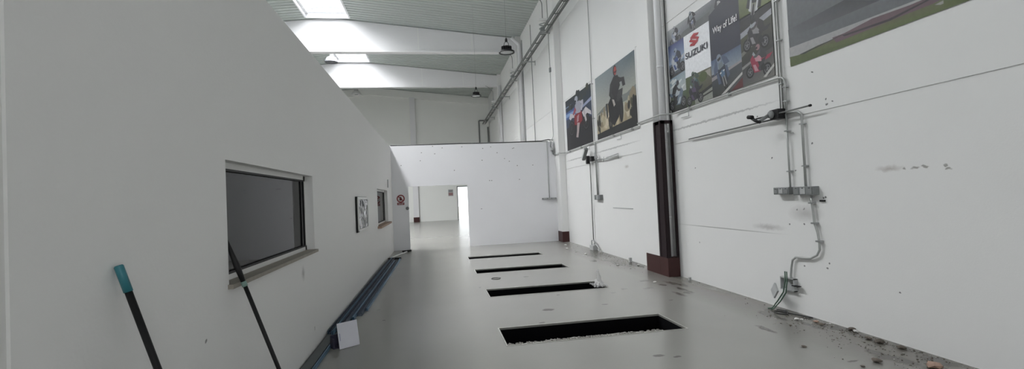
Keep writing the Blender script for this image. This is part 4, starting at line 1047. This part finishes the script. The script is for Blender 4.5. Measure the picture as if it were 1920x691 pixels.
k1 = at(441, 487, 0, -1.30)
MB().tube([ft+d*.012, ft+d*(L-.30)], .0135, 12).build('pole_shaft', M['dark'], t)
MB().tube([ft+d*(L-.32), ft+d*(L-.19), top], [.015, .020, .010], 12).build('upper_section', M['dark'], t)
MB().tube([ft+d*(L-.345), ft+d*(L-.31)], .018, 12).build('clear_joint', new_mat('pale_green_clear_plastic', (.22, .34, .30), .3), t)

# metal profiles along the foot of the left wall
def profile(x0, x1, ya, yb, z0, h, mat, label, group='metal profiles along the left wall', c=True, skew=0.0):
    mb = MB(); th = .004; n = 1
    def bx(xa, xb, za, zb):
        v = [(xa, ya, za), (xb, ya, za), (xb, ya, zb), (xa, ya, zb)]
        mb.prism([Vector(p) for p in v], (skew, yb-ya, 0))
    bx(x0, x1, z0, z0+th); bx(x0, x0+th, z0, z0+h); bx(x1-th, x1, z0, z0+h)
    if c: bx(x0, x0+.010, z0+h-th, z0+h); bx(x1-.010, x1, z0+h-th, z0+h)
    else: bx(x0, x1, z0+h-th, z0+h)
    tag(mb.build('metal_profile', mat), label, 'metal profile', group)
profile(-1.345, -1.235, 3.6, 8.2, 0.0, .035, M['slate'], 'wide dark slate profile lying nearest, flat against the wall', c=False)
profile(-1.232, -1.212, 3.5, 9.5, 0.0, .035, M['blue'], 'thin blue profile beside the wide dark one, reaching farthest forward', c=False)
cols = [M['blue2'], M['blue'], M['blue2'], M['blue'], M['blue2'], M['blue']]  # tones alternate to paint lit lips and shaded gaps of one bundle
labs = ['dark blue metal profile, innermost of the bundle against the left wall', 'light blue metal profile, second out from the left wall',
        'dark blue metal profile in the middle of the bundle, wall side', 'light blue metal profile in the middle of the bundle, floor side',
        'dark blue metal profile, second from the outer edge of the bundle', 'light blue metal profile on the outer edge of the bundle']
xs = [(-1.345, -1.30), (-1.292, -1.262), (-1.254, -1.20), (-1.190, -1.160), (-1.152, -1.085), (-1.075, -1.045)]
for k, ((a, b), m_, lb) in enumerate(zip(xs, cols, labs)):
    ya = [6.12, 6.08, 6.2, 6.9, 7.1, 7.4][k]; yb = [13.2, 13.5, 13.4, 13.1, 13.3, 13.5][k]
    profile(a, b, ya, yb, .036 if k < 3 else 0.0, .04, m_, lb, c=(k != 3), skew=.06)
tag(MB().box(-1.34, -.98, 13.62, 13.68, 0, .05, bev=.004).build('timber_batten', M['dark']), 'dark batten lying across the far ends of the blue profiles', 'batten')
tag(MB().tube([(-1.25, 14.0, .02), (-.92, 15.3, .02)], .022, 6).build('white_stick', M['frame']), 'white stick on the floor in front of the partition corner', 'stick')
tag(MB().tube([(-1.05, 15.35, .03), (-.80, 15.55, .03)], .03, 6).build('dark_stick', M['dark']), 'short dark stick on the floor at the passage edge', 'stick')
# white board standing by the profiles
b0 = at(637, 655, 2, 0); b1 = at(674.5, 645, 2, 0); ex_ = (b1-b0); wdt = ex_.length; ex_.normalize()
nrm = Vector((0, 0, 1)).cross(ex_)        # away from the camera
tilt = math.radians(12); upv = Vector((0, 0, 1))*math.cos(tilt) + nrm*math.sin(tilt)
hgt = .28
t = thing('white_board', 'white rectangular board standing tilted on the floor by the blue profiles', 'board', tuple((b0+b1)/2))
zz = upv.cross(ex_); Mb = Matrix(((ex_.x, zz.x, upv.x, b0.x), (ex_.y, zz.y, upv.y, b0.y), (ex_.z, zz.z, upv.z, b0.z), (0, 0, 0, 1)))
MB().box(0, wdt, -.006, .006, 0.002, hgt, M=Mb, bev=.002).build('board_panel', M['paper'], t)
MB().box(.012, .022, -.0075, .0065, .09, .17, M=Mb).build('printed_mark', new_mat('pale_violet_print', (.42, .42, .55), .5), t)
t2 = thing('violet_crate', 'dark violet plastic holder behind the white board', 'holder', tuple(b0+nrm*.09))
c0 = b0+nrm*.05-ex_*.04; Mc = Matrix(((ex_.x, -nrm.x*-1, 0, c0.x), (ex_.y, -nrm.y*-1, 0, c0.y), (0, 0, 1, 0), (0, 0, 0, 1)))
mb = MB(); mb.box(0, .20, .012, .10, 0, .012, M=Mc); mb.box(0, .012, .012, .10, 0, .11, M=Mc); mb.box(.188, .20, .012, .10, 0, .15, M=Mc); mb.box(0, .20, .088, .10, 0, .14, M=Mc)
mb.build('holder_body', M['violet'], t2)

# ------------------------------------------------------------------ debris
def chunk(px, py, s, mat, label, flat=.5, cat='debris', name='rubble_piece'):
    p = at(px, py, 2, 0)
    mb = MB(); r = random.Random(int(px*7+py))
    bmesh.ops.create_icosphere(mb.bm, subdivisions=1, radius=1)
    for v in mb.bm.verts: v.co *= r.uniform(.7, 1.15)
    mz = min(v.co.z for v in mb.bm.verts)
    for v in mb.bm.verts:
        a = r.random()*0; q = v.co
        v.co = Vector((p.x+q.x*s, p.y+q.y*s*1.2, (q.z-mz)*s*flat-.001))
    tag(mb.build(name, mat), label, cat, 'debris pieces along the right wall')
W = [(1494, 599, .035, 'chip', 'pale plaster piece on the floor nearest the broken box'), (1503, 599, .02, 'chip', 'small pale chip right of the plaster piece by the box'),
     (1530, 604, .03, 'brick', 'pinkish brick piece next to a dark lump'), (1540, 609, .035, 'crumb', 'dark lump at the wall below the wall scrape'),
     (1556, 607, .015, 'chip', 'tiny white chip at the wall foot past the dark lump'), (1545, 595, .015, 'chip', 'tiny white chip against the wall right of the cable loop'),
     (1605, 622, .028, 'chip', 'white chip lying among the dark debris'), (1597, 618, .04, 'crumb', 'dark crumbly lump beside the white chip'),
     (1628, 635, .035, 'crumb', 'dark lump farther right of the white chip'), (1650, 642, .05, 'crumb', 'broad dark lump midway along the dirty strip'),
     (1690, 653, .04, 'crumb', 'dark lump with greenish tint toward the right'), (1644, 678, .045, 'crumb', 'flat dark piece out on the clean floor'),
     (1617, 687, .02, 'crumb', 'small dark bit at the bottom edge of the view'), (1508, 650, .025, 'crumb', 'small flat dark bit on clean floor left of the dirty strip'),
     (1752, 688, .06, 'brick', 'pinkish brick fragment at the bottom edge of the view'), (1482, 610, .018, 'crumb', 'small dark bit in front of the cable loop'),
     (1060, 460, .05, 'chip', 'white chip near the corner column foot'), (1063, 466, .05, 'chip', 'flat white chip in front of the corner column'),
     (1080, 472, .04, 'chip', 'white chip left of the floor clamp'), (1098, 476, .04, 'chip', 'small white chip below the floor clamp'),
     (1158, 497, .04, 'chip', 'white chip in the dirt between clamp and cage'), (1197, 497, .035, 'chip', 'white chip at the wall left of the cage'),
     (1182, 503, .03, 'chip', 'small white chip in front of the wall stub'), (1228, 529, .03, 'chip', 'white chip in front of the brown foot plate')]
for x, y, s, m_, lb in W: chunk(x, y, s, M[m_], lb, .45)
mb = MB(); r = random.Random(11)
for k in range(700):
    zone = r.random()
    if zone < .6: x = XW-.03-abs(r.gauss(0, .26)); y = r.uniform(2.9, 5.5)
    elif zone < .85: x = XW-.05-abs(r.gauss(0, .28)); y = r.uniform(9.4, 12.4)
    else: x = XW-.03-abs(r.gauss(0, .18)); y = r.uniform(5.5, 15)
    if x < 3.0 or (x > XW-.27 and 8.1 < y < 9.15): continue
    s = r.uniform(.002, .007)
    mb.mi = 0 if r.random() < .6 else 1
    Mx = Matrix.Translation((x, y, s*.45)) @ Matrix.Rotation(r.uniform(0, 3), 4, 'Z')
    mb.box(-s, s, -s*.7, s*.7, -s*.45, s*.45, M=Mx)
tag(mb.build('gravel', [M['crumb'], M['rubble']]), 'scattered grit and crumbs along the foot of the right wall', 'debris', kind='stuff')
t = thing('wall_stub', 'small upright metal stub at the wall foot left of the cage', 'stub', tuple(at(1182, 492, 2, 0)))
p = at(1182, 491, 2, 0); MB().box(p.x-.03, p.x+.03, p.y-.03, p.y+.03, 0, .10, bev=.004).build('stub_body', M['lplastic'], t)
p = at(1294, 525, 2, 0); t = thing('wall_stub', 'small upright metal stub at the wall foot right of the cage', 'stub', tuple(p))
MB().box(p.x-.025, p.x+.015, p.y-.02, p.y+.02, 0, .055, bev=.004).build('stub_body', M['lplastic'], t)

c = at(930, 522, 2, 0)
tag(MB().tube([(c.x+.09*math.cos(a), c.y+.09*math.sin(a), .006) for a in [2*math.pi*k/20 for k in range(19)]], .006, 6).build('wire_ring', M['cable']), 'thin dark wire ring lying on the floor beyond the second pit', 'ring')
